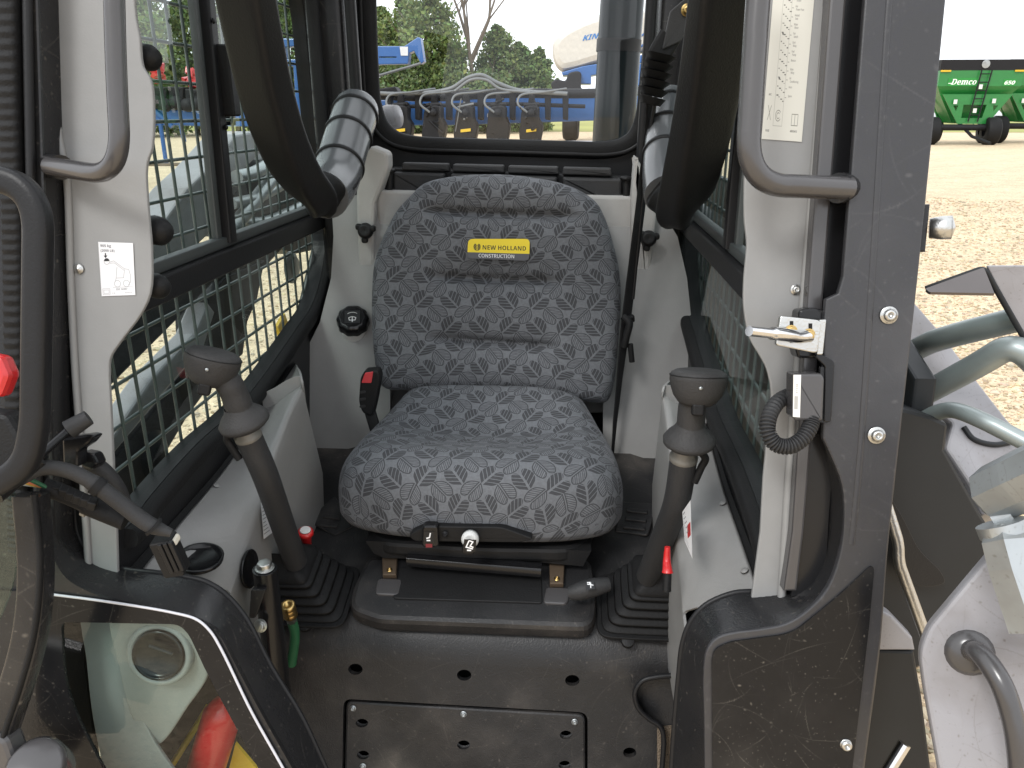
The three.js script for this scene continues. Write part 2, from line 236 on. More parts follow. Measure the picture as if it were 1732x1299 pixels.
// ---- right front pillar: folded sheet, seal channel, light grey inner trim
const rFront = [[1392, 742], [1405, 770], [1424, 820], [1428, 874], [1421, 937], [1399, 996], [1365, 1033], [1329, 1055], [1292, 1063], [1240, 1070], [1212, 1079], [1196, 1098], [1190, 1135], [1191, 1220], [1193, 1400]];
const rBack = [[1390, 736], [1391, 770], [1391, 819], [1388, 893], [1377, 956], [1351, 985], [1314, 998], [1275, 1000], [1240, 1003], [1195, 1022], [1170, 1048], [1155, 1085], [1147, 1152], [1141, 1220], [1130, 1400]];
{ const outer = [[1455, 1400], [1461, 1299], [1476, 1188], [1491, 1078], [1502, 930], [1513, 819], [1552, 480], [1600, 0], [1612, -130]];
  const inner = [[1478, -130], [1463, 0], [1426, 468, 12], [1418, 496, 14], [1397, 506, 6], [1394, 540], [1393, 700]];
  const curve = linePx(rFront, FR(0), 48);
  const loop = [...inner.map(p => FR(0)(p[0], p[1])), ...curve, ...outer.map(p => FR(0)(p[0], p[1]))];
  const pil = part(cab, 'front_pillar', plate(loop, 0.010, { bev: 0.002 }), M.pillar);
  part(pil, 'pillar_edge', sweep(linePx([[1586, -130], [1574, 0], [1527, 480], [1490, 819], [1479, 930], [1468, 1078], [1440, 1299], [1430, 1400]], FR(0.034), 40), () => sq(0.005, 0.03, 4, 12), { up: NF }), M.pillar);
  part(pil, 'fold_line', sweep(linePx([[1516, -130], [1504, 0], [1474, 480], [1452, 800], [1440, 920]], FR(0.0006), 40), () => sq(0.004, 0.0022, 2, 10), { up: NF }), M.pillar);
  part(pil, 'flange', sheet([linePx(rFront, FR(0.002), 48), linePx(rFront.map((p, i) => [(p[0] * 0.6 + rBack[i][0] * 0.4), (p[1] * 0.6 + rBack[i][1] * 0.4)]), FR(0.022), 48), linePx(rBack, FR(0.062), 48)], 0.004), M.frame);
  part(pil, 'flange_lip', rod(linePx(rBack, FR(0.062), 60), 0.0035, { n: 8 }), M.satin);
  part(cab, 'seal_channel', plate(onto([[1425, -130], [1490, -130], [1470, 0], [1432, 470], [1402, 870], [1395, 990], [1338, 1010], [1352, 900], [1390, 480], [1428, 0]], FR(0.034)), 0.02), M.gloss);
  part(cab, 'pillar_return', plate(onto([[1406, -130], [1440, -130], [1432, 0], [1395, 480], [1360, 900], [1348, 1000], [1326, 1000], [1340, 900], [1368, 480], [1404, 0]], FR(0.024)), 0.03, { bev: 0.003 }), M.tube);
  const tp = part(cab, 'trim_panel', plate([...onto([[1420, -130], [1406, 0], [1365, 480], [1345, 720], [1326, 1020], [1270, 1020], [1286, 900], [1291, 808], [1300, 716], [1305, 668], [1303, 648]], FR(0.05)), ...linePx([[1303, 648], [1296, 622], [1283, 598], [1268, 572], [1258, 520], [1258, 475], [1262, 430], [1263, 411], [1259, 370], [1259, 300], [1264, 200], [1276, 0], [1284, -130]], FR(0.05), 40).slice(1)], 0.006, { bev: 0.0015 }), M.trim);
  part(tp, 'rolled_edge', rod(linePx([[1414, -130], [1402, 0], [1362, 480], [1341, 720], [1322, 1010]], FR(0.047), 30), 0.0052), M.trim);
  bolt(tp, FR(0.049)(1346, 490), NF, 0.0062, M.zinc, 'screw');
  // fuse chart decal
  const t = canvas(330, 700, (x, w, h) => { x.fillStyle = '#c4c2b8'; x.fillRect(0, 0, w, h); x.strokeStyle = '#8a887e'; x.fillStyle = '#4a4944'; x.lineWidth = 2; x.strokeRect(84, -20, 72, 662);
    for (let k = 0; k < 15; k++) { const y = 10 + k * 36; x.fillStyle = '#53524c'; x.font = '15px sans-serif'; for (let q = 0; q < 4; q++) { x.fillRect(92 + (q * 17) % 56, y + q * 8, 7 + (k * 7 + q * 5) % 11, 3 + (q + k) % 3); } if (k % 5 === 2) { x.beginPath(); x.arc(104, y + 6, 6, 0, 7); x.fill(); } x.fillRect(160, y + 10, 13, 2);
      x.save(); x.translate(186, y + 8); x.fillStyle = '#3e3d39'; x.font = '12px sans-serif'; const words = ['Work Lamp', 'Park Brake', 'Cab Power', 'Hyd Enable', 'Aux Power Point', 'Heated Seat', 'Wiper Motor', 'Fan Switch', 'Start Relay', 'Fuel Pump', 'Beacon', 'Main Relay', 'Air Conditioning', 'Horn', 'Spare']; x.fillText(words[k].split(' ')[0], 0, 0); x.fillText(words[k].split(' ').slice(1).join(' '), 6, 13); x.restore(); }
    x.strokeStyle = '#6a695f'; x.lineWidth = 3; x.beginPath(); x.arc(120, 600, 22, 0.6, 5.6); x.stroke(); x.beginPath(); x.arc(120, 600, 12, 0.6, 5.6); x.stroke();
    x.beginPath(); x.moveTo(34, 560); x.lineTo(60, 620); x.moveTo(60, 560); x.lineTo(34, 620); x.stroke(); x.strokeRect(232, 590, 50, 46); x.beginPath(); x.moveTo(257, 590); x.lineTo(257, 636); x.stroke(); x.fillStyle = '#4a4944'; x.font = 'bold 13px sans-serif'; x.fillText('48055413', 226, 664); x.fillText('A/C', 30, 520); x.fillText('FUSE', 26, 668); });
  const f = FR(0.0488); part(tp, 'fuse_chart', quad(f(1312, -60), f(1382, -56), f(1356, 240), f(1288, 235)), print(t));
  part(cab, 'footwell_window', plate(onto([[1204, 1120], [1208, 1098, 12], [1236, 1086, 10], [1340, 1072, 24], [1424, 1004, 44], [1480, 950, 20], [1470, 1060], [1442, 1299], [1428, 1400], [1206, 1400]], FR(-0.003)), 0.003), M.frit);
  // right grab handle
  const h = FR(-0.05), e = FR(0.0); part(cab, 'grab_handle', rod(bend([h(1292, -140), h(1272, 140), h(1262, 312), e(1436, 318)], 0.085, 14), 0.0125, { n: 16 }), M.tube);
  part(cab, 'handle_boss', cylAB(e(1418, 318), FR(0.02)(1440, 318), 0.0165, 0.0165, 18), M.frame);
  for (const [x, y] of [[1503, 533], [1482, 736], [1430, 1258]]) bolt(cab, FR(-0.001)(x, y), NF, 0.0098);
  // hinge pin bracket on the outside of the pillar
  const hg = part(cab, 'hinge_bracket', plate(onto([[1556, 345], [1574, 345], [1566, 426], [1550, 426]], FR(0.015)), 0.02, { bev: 0.002 }), M.frame);
  part(hg, 'hinge_pin', lathe([[0, 0], [0.011, 0], [0.013, 0.012], [0.013, 0.022], [0, 0.026]], FR(0.02)(1572, 386), V(1, 0.1, 0.35), 16), M.zinc);
}
// ---- left front pillar
{ const tp = part(cab, 'trim_panel', plate([...onto([[84, -130], [88, 0], [93, 200], [103, 262], [110, 300], [117, 480], [125, 640], [134, 760], [150, 980], [199, 985], [196, 880], [192, 806], [188, 714], [184, 640]], FR(0.05)),
    ...linePx([[184, 636], [186, 606], [205, 576], [238, 531], [254, 494], [256, 425], [251, 362], [247, 290], [250, 270], [257, 250], [259, 166], [254, 133], [241, 111], [236, 63], [229, 24], [222, -130]], FR(0.05), 50).slice(1)], 0.006, { bev: 0.0015 }), M.trim);
  part(tp, 'rolled_edge', rod(linePx([[88, -130], [91, 0], [96, 200], [106, 262], [113, 300], [120, 480], [128, 640], [137, 760], [150, 960]], FR(0.048), 40), 0.0045), M.trim);
  part(tp, 'screw', lathe([[0, 0], [0.0066, 0], [0.006, 0.002], [0, 0.0042]], FR(0.049)(134, 455), NF, 16), M.zinc);
  const t = canvas(264, 400, (x, w, h) => { x.fillStyle = '#d6d6d8'; x.fillRect(0, 0, w, h); x.fillStyle = '#4b4b4d'; x.font = 'bold 27px sans-serif'; x.fillText('905 kg', 14, 38); x.font = 'bold 25px sans-serif'; x.fillText('(2000 LB)', 14, 74);
    x.fillStyle = '#161616'; x.fillRect(46, 84, 9, 20); x.beginPath(); x.moveTo(36, 102); x.lineTo(65, 102); x.lineTo(50, 122); x.fill(); x.beginPath(); x.arc(57, 144, 22, Math.PI, 0); x.fill();
    x.strokeStyle = '#9a9a9c'; x.lineWidth = 4; x.beginPath(); x.arc(57, 146, 21, 0, Math.PI); x.stroke(); x.beginPath(); x.moveTo(80, 152); x.lineTo(112, 142); x.lineTo(190, 200); x.lineTo(222, 204); x.lineTo(234, 250); x.lineTo(232, 300); x.lineTo(214, 324); x.moveTo(78, 160); x.lineTo(116, 158); x.lineTo(186, 212); x.moveTo(134, 188); x.lineTo(122, 270); x.lineTo(180, 270); x.lineTo(190, 206); x.moveTo(122, 272); x.lineTo(112, 300); x.stroke();
    for (const cx of [130, 200]) { x.beginPath(); x.arc(cx, 312, 24, 0, 7); x.stroke(); } x.lineWidth = 3; x.beginPath(); x.moveTo(92, 338); x.lineTo(250, 338); x.stroke(); x.fillStyle = '#6b6b6d'; x.font = 'bold 19px sans-serif'; x.fillText('ISO 14397', 116, 360); x.strokeRect(12, 346, 56, 42); x.strokeRect(20, 356, 40, 24); x.font = '10px sans-serif'; x.fillText('b  NA', 84, 384); x.fillText('84299376  B', 184, 384); });
  const f = FR(0.0488); part(tp, 'load_rating_decal', quad(f(166, 409), f(225, 411), f(229, 499), f(172, 501)), print(t));
  part(cab, 'seal_channel', plate(onto([[56, -130], [92, -130], [104, 262], [122, 560], [140, 760], [156, 985], [110, 960], [92, 700], [74, 300]], FR(0.06)), 0.03), M.rubber);
  part(cab, 'pillar_return', plate(onto([[60, -130], [68, -130], [82, 300], [92, 600], [96, 880], [84, 880], [80, 600], [74, 300]], FR(0.03)), 0.02, { bev: 0.002 }), M.trim);
  const pil = part(cab, 'front_pillar', plate(onto([[-80, -130], [60, -130], [74, 300], [84, 600], [92, 900], [84, 1010], [-80, 1010]], FR(0.012)), 0.04, { bev: 0.003 }), M.frame);
  part(pil, 'rubber_seal', sweep(linePx([[14, -130], [20, 200], [26, 480], [30, 760], [34, 930]], FR(0.006), 260), (t, i) => sq(0.0125, i % 4 < 2 ? 0.012 : 0.0095, 3, 12), { up: NF }), M.rubber);
  part(pil, 'seal_rib', rod(linePx([[44, -130], [52, 300], [60, 600], [66, 900]], FR(0.006), 30), 0.0055), M.satin);
  const h = FR(-0.045), e = FR(0.01); part(cab, 'grab_handle', rod(bend([h(190, -140), h(196, 120), h(206, 300), e(84, 281)], 0.085, 14), 0.0110, { n: 16 }), M.tube);
  part(cab, 'handle_boss', cylAB(e(104, 283), FR(0.03)(80, 279), 0.0145, 0.0145, 18), M.frame);
  // window latch knobs by the left trim
  for (const [x, y, s] of [[246, 96, 1], [262, 388, 1.15], [262, 482, 1]]) part(cab, 'latch_knob', lathe([[0, 0.022], [0.008, 0.021], [0.014, 0.015], [0.0165, 0.006], [0.0155, -0.004], [0.012, -0.012], [0, -0.012]].map(q => [q[0] * s, q[1] * s]), FR(0.10)(x, y), V(0.85, -0.25, 0.45), 20), M.black);
}
// ---- lower left front: curved sill flange, glass with black border
const lBack = [[126, 860], [131, 900], [145, 928], [166, 948], [207, 961], [273, 969], [320, 976], [347, 983], [372, 997], [392, 1015], [418, 1048], [458, 1126], [510, 1211], [551, 1299], [600, 1400]];
const lFront = [[80, 860], [84, 925], [96, 955], [112, 978], [148, 1000], [192, 1015], [260, 1029], [320, 1043], [346, 1054], [362, 1065], [376, 1082], [399, 1126], [440, 1203], [494, 1299], [550, 1400]];
{ const cB = linePx(lBack, FR(0.062), 56), cF = linePx(lFront, FR(0.002), 56), cM = linePx(lFront.map((p, i) => [p[0] * 0.5 + lBack[i][0] * 0.5, p[1] * 0.5 + lBack[i][1] * 0.5]), FR(0.028), 56);
  const sill = part(cab, 'front_sill', sheet([cF, cM, cB], 0.004), M.frame);
  part(sill, 'sill_lip', rod(cB, 0.0035, { n: 8 }), M.satin);
  const white = [[60, 1001], [70, 1003], [177, 1017], [296, 1037], [333, 1048], [355, 1067], [373, 1096], [425, 1203], [477, 1296], [534, 1400]];
  const wl = linePx(white, FR(-0.002), 60), front = linePx(lFront, FR(0), 56);
  part(cab, 'lower_front_panel', plate([...front, ...linePx(white, FR(0), 60).reverse()], 0.008), M.frame);
  const hole = onto([[103, 1052, 12], [303, 1056, 14], [320, 1074, 12], [345, 1128], [372, 1180], [400, 1232], [470, 1360, 10], [205, 1360, 10], [126, 1207, 40], [108, 1150, 40]], FR(-0.002));
  const gl = part(cab, 'footwell_window', plate([...wl, ...[[470, 1400], [160, 1400], [130, 1290], [62, 1205], [57, 1090]].map(p => FR(-0.002)(p[0], p[1]))], 0.005, { holes: [hole] }), M.frit);
  part(gl, 'clear_pane', pane(onto([[96, 1046], [308, 1050], [326, 1074], [406, 1232], [480, 1370], [196, 1370], [118, 1207], [100, 1150]], FR(0.001))), M.glass);
  part(gl, 'glass_edge', rod(linePx(white, FR(-0.0035), 60), 0.0017, { n: 8 }), mat([0.62, 0.62, 0.66], 0.3));
  part(cab, 'lower_front_panel', plate(onto([[-80, 1000], [70, 1000], [60, 1090], [66, 1205], [135, 1290], [170, 1400], [-80, 1400]], FR(0.004)), 0.01), M.frame);
  part(cab, 'lower_side_panel', plate(onto([[-80, 980], [142, 980], [142, 1120], [162, 1290], [196, 1420], [-80, 1420]], FR(0.09)), 0.01), M.satin);
  bolt(cab, FR(-0.001)(24, 1169), NF, 0.007);
}
// ---- side walls with their windows (left from the photograph, right as its mirror image)
const zf = (y, o) => -0.85 - (y - 1.2) * TL - o;
const zy = (pts, x) => pts.map(p => FX(x)(p[0], p[1]));
const openL = spline([V(XL, 1.30, zf(1.3, 0.063)), V(XL, 1.0, zf(1.0, 0.063)), V(XL, 0.974, zf(0.974, 0.066)), V(XL, 0.966, zf(0.966, 0.085)), ...zy([[247, 847], [328, 755], [402, 688], [440, 642], [476, 592], [505, 550], [524, 522], [538, 486], [546, 448], [550, 400]], XL), ...[[1.45, -1.836], [1.60, -1.829], [1.72, -1.82], [1.79, -1.78], [1.80, -1.68], [1.80, -1.3], [1.80, zf(1.8, 0.11)], [1.77, zf(1.77, 0.066)], [1.6, zf(1.6, 0.063)]].map(p => V(XL, p[0], p[1]))], 150, true);
const sealL = (() => { let i0 = 0, i1 = 0, b0 = 9, b1 = 9; openL.forEach((p, i) => { const a = Math.hypot(p.y - 0.966, p.z - zf(0.966, 0.075)), b = Math.hypot(p.y - 1.80, p.z - zf(1.8, 0.10)); if (a < b0) { b0 = a; i0 = i; } if (b < b1) { b1 = b; i1 = i; } }); const l = openL.slice(i0, i1); return l.map((p, i) => { const a = l[Math.max(0, i - 1)], b = l[Math.min(l.length - 1, i + 1)], d = b.clone().sub(a).normalize(); return V(p.x + 0.004, p.y + d.z * 0.014, p.z - d.y * 0.014); }); })();
for (const s of [-1, 1]) {
  const K = s < 0 ? (l => l) : mirL, xo = s < 0 ? XL : XR, out = s < 0 ? -1 : 1;
  const wall = part(cab, 'side_wall', plate(K([V(XL, 0.15, zf(0.15, 0.058)), V(XL, 1.9, zf(1.9, 0.058)), V(XL, 1.9, -1.95), V(XL, 0.15, -1.95)]), 0.03, { holes: [K(openL)] }), M.satin);
  part(wall, 'window_seal', sweep(K(sealL), () => sq(0.0135, 0.016, 2.6, 14), { up: V(1, 0, 0) }), M.rubber);
  const glass = part(cab, 'side_window', pane(K(openL.map(p => V(XL - 0.014, p.y, p.z)))), M.glass);
  // horizontal rail and sliding window mullion
  const rl = K([V(XL + 0.004, 1.261, zf(1.261, 0.062)), V(XL + 0.004, 1.261, -1.85)]);
  part(glass, 'window_rail', sweep(rl, () => sq(0.018, 0.020, 6, 16), { up: V(0, 1, 0) }), M.satin);
  part(glass, 'rail_track', sweep(K([V(XL + 0.002, 1.290, zf(1.29, 0.062)), V(XL + 0.002, 1.290, -1.84)]), () => sq(0.010, 0.009, 6, 12), { up: V(0, 1, 0) }), M.track);
  part(glass, 'window_mullion', sweep(K([V(XL + 0.006, 1.288, -1.291), V(XL + 0.006, 1.80, -1.323)]), () => sq(0.014, 0.013, 6, 14), { up: V(1, 0, 0) }), M.satin);
  part(glass, 'mullion_edge', sweep(K([V(XL + 0.001, 1.288, -1.263), V(XL + 0.001, 1.80, -1.293)]), () => sq(0.009, 0.006, 6, 12), { up: V(1, 0, 0) }), M.track);
  if (s < 0) { part(glass, 'window_catch', rbox(V(XL + 0.026, 1.547, -1.323), 0.022, 0.11, 0.028, 0.004), M.black); part(glass, 'window_catch', rbox(V(XL + 0.020, 1.584, -1.358), 0.012, 0.13, 0.012, 0.003), M.black); for (const y of [1.475, 1.635]) part(glass, 'screw', lathe([[0, 0], [0.005, 0], [0.003, 0.003], [0, 0.003]], V(XL + 0.021, y, -1.304), V(1, 0, 0), 12), M.satin); }
  // mesh guard outside the glass, every wire on its own
  const guard = part(cab, 'window_guard', sweep(K([V(XL - 0.035, 0.88, zf(0.88, 0.062)), V(XL - 0.035, 1.84, zf(1.84, 0.062)), V(XL - 0.035, 1.84, -1.865), V(XL - 0.035, 1.20, -1.885), V(XL - 0.035, 0.88, -1.52)]), () => sq(0.006, 0.006, 4, 8), { closed: true, up: V(1, 0, 0) }), M.wire);
  const inY = z => z > -1.52 ? 0.88 : 0.88 + (-1.52 - z) / 0.365 * 0.32;
  for (let z = -0.87; z > -1.86; z -= 0.049) part(guard, 'wire', sweep(K([V(XL - 0.033, inY(z), z), V(XL - 0.033, Math.min(1.84, 1.2 - (z + 0.91) / TL), z)]), () => circ(0.0027, 7), { caps: false }), M.wire);
  for (let y = 0.905; y < 1.82; y += 0.058) { const zr = y > 1.20 ? -1.875 : -1.52 - (y - 0.88) / 0.32 * 0.365; part(guard, 'wire', sweep(K([V(XL - 0.038, y, zf(y, 0.064)), V(XL - 0.038, y, zr)]), () => circ(0.0029, 7), { caps: false }), M.wire); }
}
// ---- rear wall, window, exhaust side seal
{ const f = FZ(-1.9), open = loopPx([[620, -60], [622, 0], [626, 110], [632, 178], [646, 215], [668, 235], [700, 244], [780, 248], [860, 250], [960, 253], [1020, 254], [1052, 248], [1074, 232], [1088, 200], [1098, 120], [1110, 0], [1116, -60], [1110, -110], [1060, -140], [860, -145], [680, -140], [630, -110]], f, 120);
  const wall = part(cab, 'rear_wall', plate([V(XL, 0.55, -1.9), V(XR, 0.55, -1.9), V(XR, 1.93, -1.9), V(XL, 1.93, -1.9)], 0.03, { holes: [open] }), M.satin);
  part(wall, 'window_seal', sweep(open, () => sq(0.020, 0.014, 2.6, 14), { closed: true, up: V(0, 0, 1) }), M.rubber);
  part(wall, 'window_seal', sweep(open.map(p => p.clone().sub(V(CX, 1.62, 0)).multiplyScalar(1.045).add(V(CX, 1.62, 0)).setZ(-1.895)), () => sq(0.006, 0.010, 3, 10), { closed: true, up: V(0, 0, 1) }), M.satin);
  part(cab, 'rear_window', pane(open.map(p => p.clone().setZ(-1.912))), M.glassClear);
  // corner posts in the back of the cab
  for (const K of [l => l, mirL]) { const post = part(cab, 'rear_post', sweep(K([V(-0.54, 0.9, -1.845), V(-0.54, 1.93, -1.845)]), () => sq(0.045, 0.055, 5, 20), { up: V(0, 0, 1) }), M.frame);
    part(post, 'post_strip', sweep(K([V(-0.475, 1.36, -1.79), V(-0.48, 1.93, -1.79)]), () => sq(0.012, 0.012, 3, 12), { up: V(0, 0, 1) }), M.satin);
    part(post, 'post_strip', sweep(K([V(-0.55, 1.2, -1.772), V(-0.555, 1.93, -1.765)]), () => sq(0.014, 0.012, 3, 12), { up: V(0, 0, 1) }), M.rubber); }
  // cabin roof liner
  const sky4 = [V(-0.52, 1.93, -1.08), V(0.20, 1.93, -1.08), V(0.20, 1.93, -1.84), V(-0.52, 1.93, -1.84)], rf = part(cab, 'roof', plate([V(XL - 0.03, 1.93, -0.90), V(XR + 0.03, 1.93, -0.90), V(XR + 0.03, 1.93, -1.96), V(XL - 0.03, 1.93, -1.96)], 0.05, { holes: [sky4] }), M.satin);
  part(rf, 'roof_window', fin(new THREE.PlaneGeometry(0.74, 0.78).rotateX(Math.PI / 2).translate(-0.16, 1.955, -1.46)), M.glassClear);  // unseen skylight, widened and cleared so more light reaches the rear trim
  // parcel tray behind the seat: a body, four lids in two rows, two end brackets
  const tray = part(cab, 'rear_tray', plate(onto([[660, 284], [1066, 300], [1068, 345], [658, 340]], FZ(-1.80)), 0.06, { bev: 0.004 }), M.black);
  const xs = [[680, 758], [766, 852], [860, 944], [953, 1034]], xs2 = [[664, 752], [762, 848], [856, 942], [952, 1052]];
  xs.forEach(([a, b], i) => { const d = i * 2.6; part(tray, 'tray_lid', plate(onto([[a, 275 + d, 3], [b, 277 + d, 3], [b + 2, 290 + d, 3], [a - 2, 288 + d, 3]], FZ(-1.785)), 0.03, { bev: 0.004 }), M.lever); });
  xs2.forEach(([a, b], i) => { const d = i * 3; part(tray, 'tray_lid', plate(onto([[a, 291 + d, 4], [b, 294 + d, 4], [b, 345 + d, 3], [a, 342 + d, 3]], FZ(-1.772)), 0.03, { bev: 0.006 }), M.lever); });
  for (const [x, y] of [[659, 290], [1059, 303]]) part(tray, 'tray_post', [cylAB(FZ(-1.765)(x, y), FZ(-1.765)(x, y + 50), 0.0075, 0.0075), lathe([[0, 0], [0.013, 0], [0.013, 0.006], [0.008, 0.008], [0, 0.008]], FZ(-1.765)(x, y + 1), V(0, 1, 0.1), 16)], M.black);
}
// ---- rear inner trim: light grey foam board behind the seat and moulded corners
{ part(cab, 'foam_board', plate(onto([[637, 322, 8], [1071, 333, 8], [1060, 700], [650, 700]], FZ(-1.745)), 0.03, { bev: 0.006 }), M.foam);
  part(cab, 'corner_pad', plate(onto([[607, 264, 8], [626, 246, 8], [656, 258, 8], [657, 284, 6], [644, 320, 8], [634, 344], [632, 400], [640, 640], [612, 640], [603, 372, 6], [602, 330]], FZ(-1.72)), 0.05, { bev: 0.007 }), M.foam);
  part(cab, 'corner_pad', plate(onto([[1074, 262, 5], [1098, 300], [1112, 352, 6], [1098, 480], [1100, 640], [1066, 640], [1068, 330]], FZ(-1.72)), 0.05, { bev: 0.007 }), M.foam);
  // knobs on the pads
  for (const [x, y] of [[620, 391], [1096, 404]]) { const p = FZ(-1.715)(x, y), k = part(cab, 'trim_knob', [lathe([[0, 0], [0.016, 0], [0.018, 0.010], [0.015, 0.020], [0.009, 0.022], [0, 0.019]], p, V(0, 0.2, 1), 20)], M.black); for (let q = 0; q < 3; q++) { const a = q * 2.09 + 0.4; part(k, 'knob_wing', rbox(p.clone().add(V(Math.cos(a) * 0.018, Math.sin(a) * 0.018, 0.010)), 0.014, 0.014, 0.016, 0.005), M.black); } }
  // moulded corner shells, left and right: upright part and sloping lower part meeting at a soft fold
  const L0 = [[572, 340], [578, 400], [574, 470], [556, 545], [522, 610], [498, 640]].map(p => FZ(-1.70)(p[0], p[1]));
  const FQ = PL(V(0, 0.28, 1), -1.60 + 0.74 * 0.28);
  part(cab, 'corner_shell', sheet([
    [[560, 330], [612, 330], [660, 330]].map(p => FQ(...p)), [[564, 400], [620, 400], [660, 400]].map(p => FQ(...p)), [[560, 470], [616, 470], [660, 470]].map(p => FQ(...p)), [[541, 545], [610, 548], [660, 550]].map(p => FQ(...p)),
    [[508, 612], [590, 612], [660, 612]].map(p => FQ(...p)), [[506, 648], [580, 650], [660, 650]].map(p => FQ(...p)), [[520, 690], [590, 700], [660, 700]].map(p => FQ(...p)), [[536, 762], [600, 765], [665, 765]].map(p => FQ(...p)), [[544, 816], [600, 816], [668, 816]].map(p => FQ(...p))], 0.008), M.shell);
  part(cab, 'corner_shell', sheet([
    [[1020, 330], [1070, 330], [1112, 345]].map(p => FQ(...p)), [[1020, 400], [1080, 400], [1146, 400]].map(p => FQ(...p)), [[1020, 470], [1090, 470], [1162, 470]].map(p => FQ(...p)), [[1020, 545], [1090, 545], [1170, 545]].map(p => FQ(...p)),
    [[1020, 604], [1090, 604], [1184, 604]].map(p => FQ(...p)), [[1020, 660], [1090, 660], [1190, 660]].map(p => FQ(...p)), [[1020, 740], [1085, 745], [1176, 750]].map(p => FQ(...p)), [[1020, 812], [1080, 826], [1158, 846]].map(p => FQ(...p))], 0.008), M.shell);
}
// ---- consoles below the side windows
{ const N = 40, RL = (pts, x) => linePx(pts, FX(x), N);
  const out = RL([[500, 618], [493, 628], [456, 682], [381, 794], [300, 892], [262, 938], [225, 985]], -0.582), cre = RL([[508, 640], [510, 655], [490, 700], [463, 777], [442, 851], [422, 905], [402, 966], [392, 1000]], -0.498), bot = RL([[546, 800], [542, 806], [503, 872], [452, 939], [412, 1000], [370, 1062]], -0.500);
  const mix = (A, B, t, dy = 0, dx = 0) => A.map((p, i) => p.clone().lerp(B[i], t).add(V(dx, dy, 0)));
  const rails = [mix(out, cre, -0.03, -0.012), mix(out, cre, 0, 0.002), mix(out, cre, 0.06, 0.004), mix(out, cre, 0.30, 0.004), mix(out, cre, 0.60, 0.007), mix(out, cre, 0.82, 0.006), mix(out, cre, 0.95, 0.001), mix(cre, bot, 0.05, 0, -0.001), mix(cre, bot, 0.14), mix(cre, bot, 0.5), bot, bot.map(p => p.clone().add(V(-0.01, -0.2, 0)))];
  for (const K of [l => l, mirL]) {
    const c = part(cab, 'side_console', sheet(rails.map(K), 0.004), M.shell);
    part(c, 'console_end', plate(K([...rails.slice(1, 11).map(r => r[0].clone()), V(-0.59, bot[0].y, bot[0].z)].map(p => V(p.x, p.y, rails[6][0].z - 0.004))), 0.004), M.shell);
    part(c, 'console_gasket', sheet([mix(out, cre, -0.10, 0.004), mix(out, cre, 0.015, -0.003)].map(K), 0.004), M.rubber);
    for (const i of [10, 22, 32]) part(c, 'console_clip', lathe([[0, 0], [0.006, 0], [0.005, 0.002], [0, 0.003]], K([rails[2][i].clone().add(V(0.004, 0, 0))])[0], V(K === mirL ? -0.5 : 0.5, 1, 0), 14), M.shell);
  }
  // drink holder ring, cable hole on the left console
  const ch = part(cab, 'cable_grommet', lathe([[0.024, 0], [0.030, 0.001], [0.031, 0.005], [0.027, 0.006], [0.025, 0.001], [0, 0.001]], FX(-0.496)(419, 962), V(1, 0.06, 0.0), 24), M.gloss);
  part(cab, 'drink_holder', lathe([[0.027, 0], [0.033, 0.003], [0.034, 0.009], [0.029, 0.010], [0.027, 0.001], [0, 0.001]], FX(-0.53)(340, 962).add(V(0, 0.012, 0)), V(0.12, 1, 0.1), 28), M.gloss);
  const t = canvas(128, 256, (x, w, h) => { x.fillStyle = '#e9e9ea'; x.fillRect(0, 0, w, h); x.fillStyle = '#b9302f'; x.fillRect(70, 90, 46, 60); x.fillStyle = '#77777a'; for (let k = 0; k < 9; k++) x.fillRect(10, 14 + k * 26, 30 + (k * 13) % 60, 5); });
  const fl = FX(-0.4945); part(cab, 'warning_decal', quad(fl(441, 850), fl(464, 872), fl(462, 900), fl(446, 912)), print(t));
  const fr = FX(0.1745); part(cab, 'warning_decal', quad(fr(1154, 866), fr(1168, 846), fr(1171, 945), fr(1158, 915)), print(t));
}
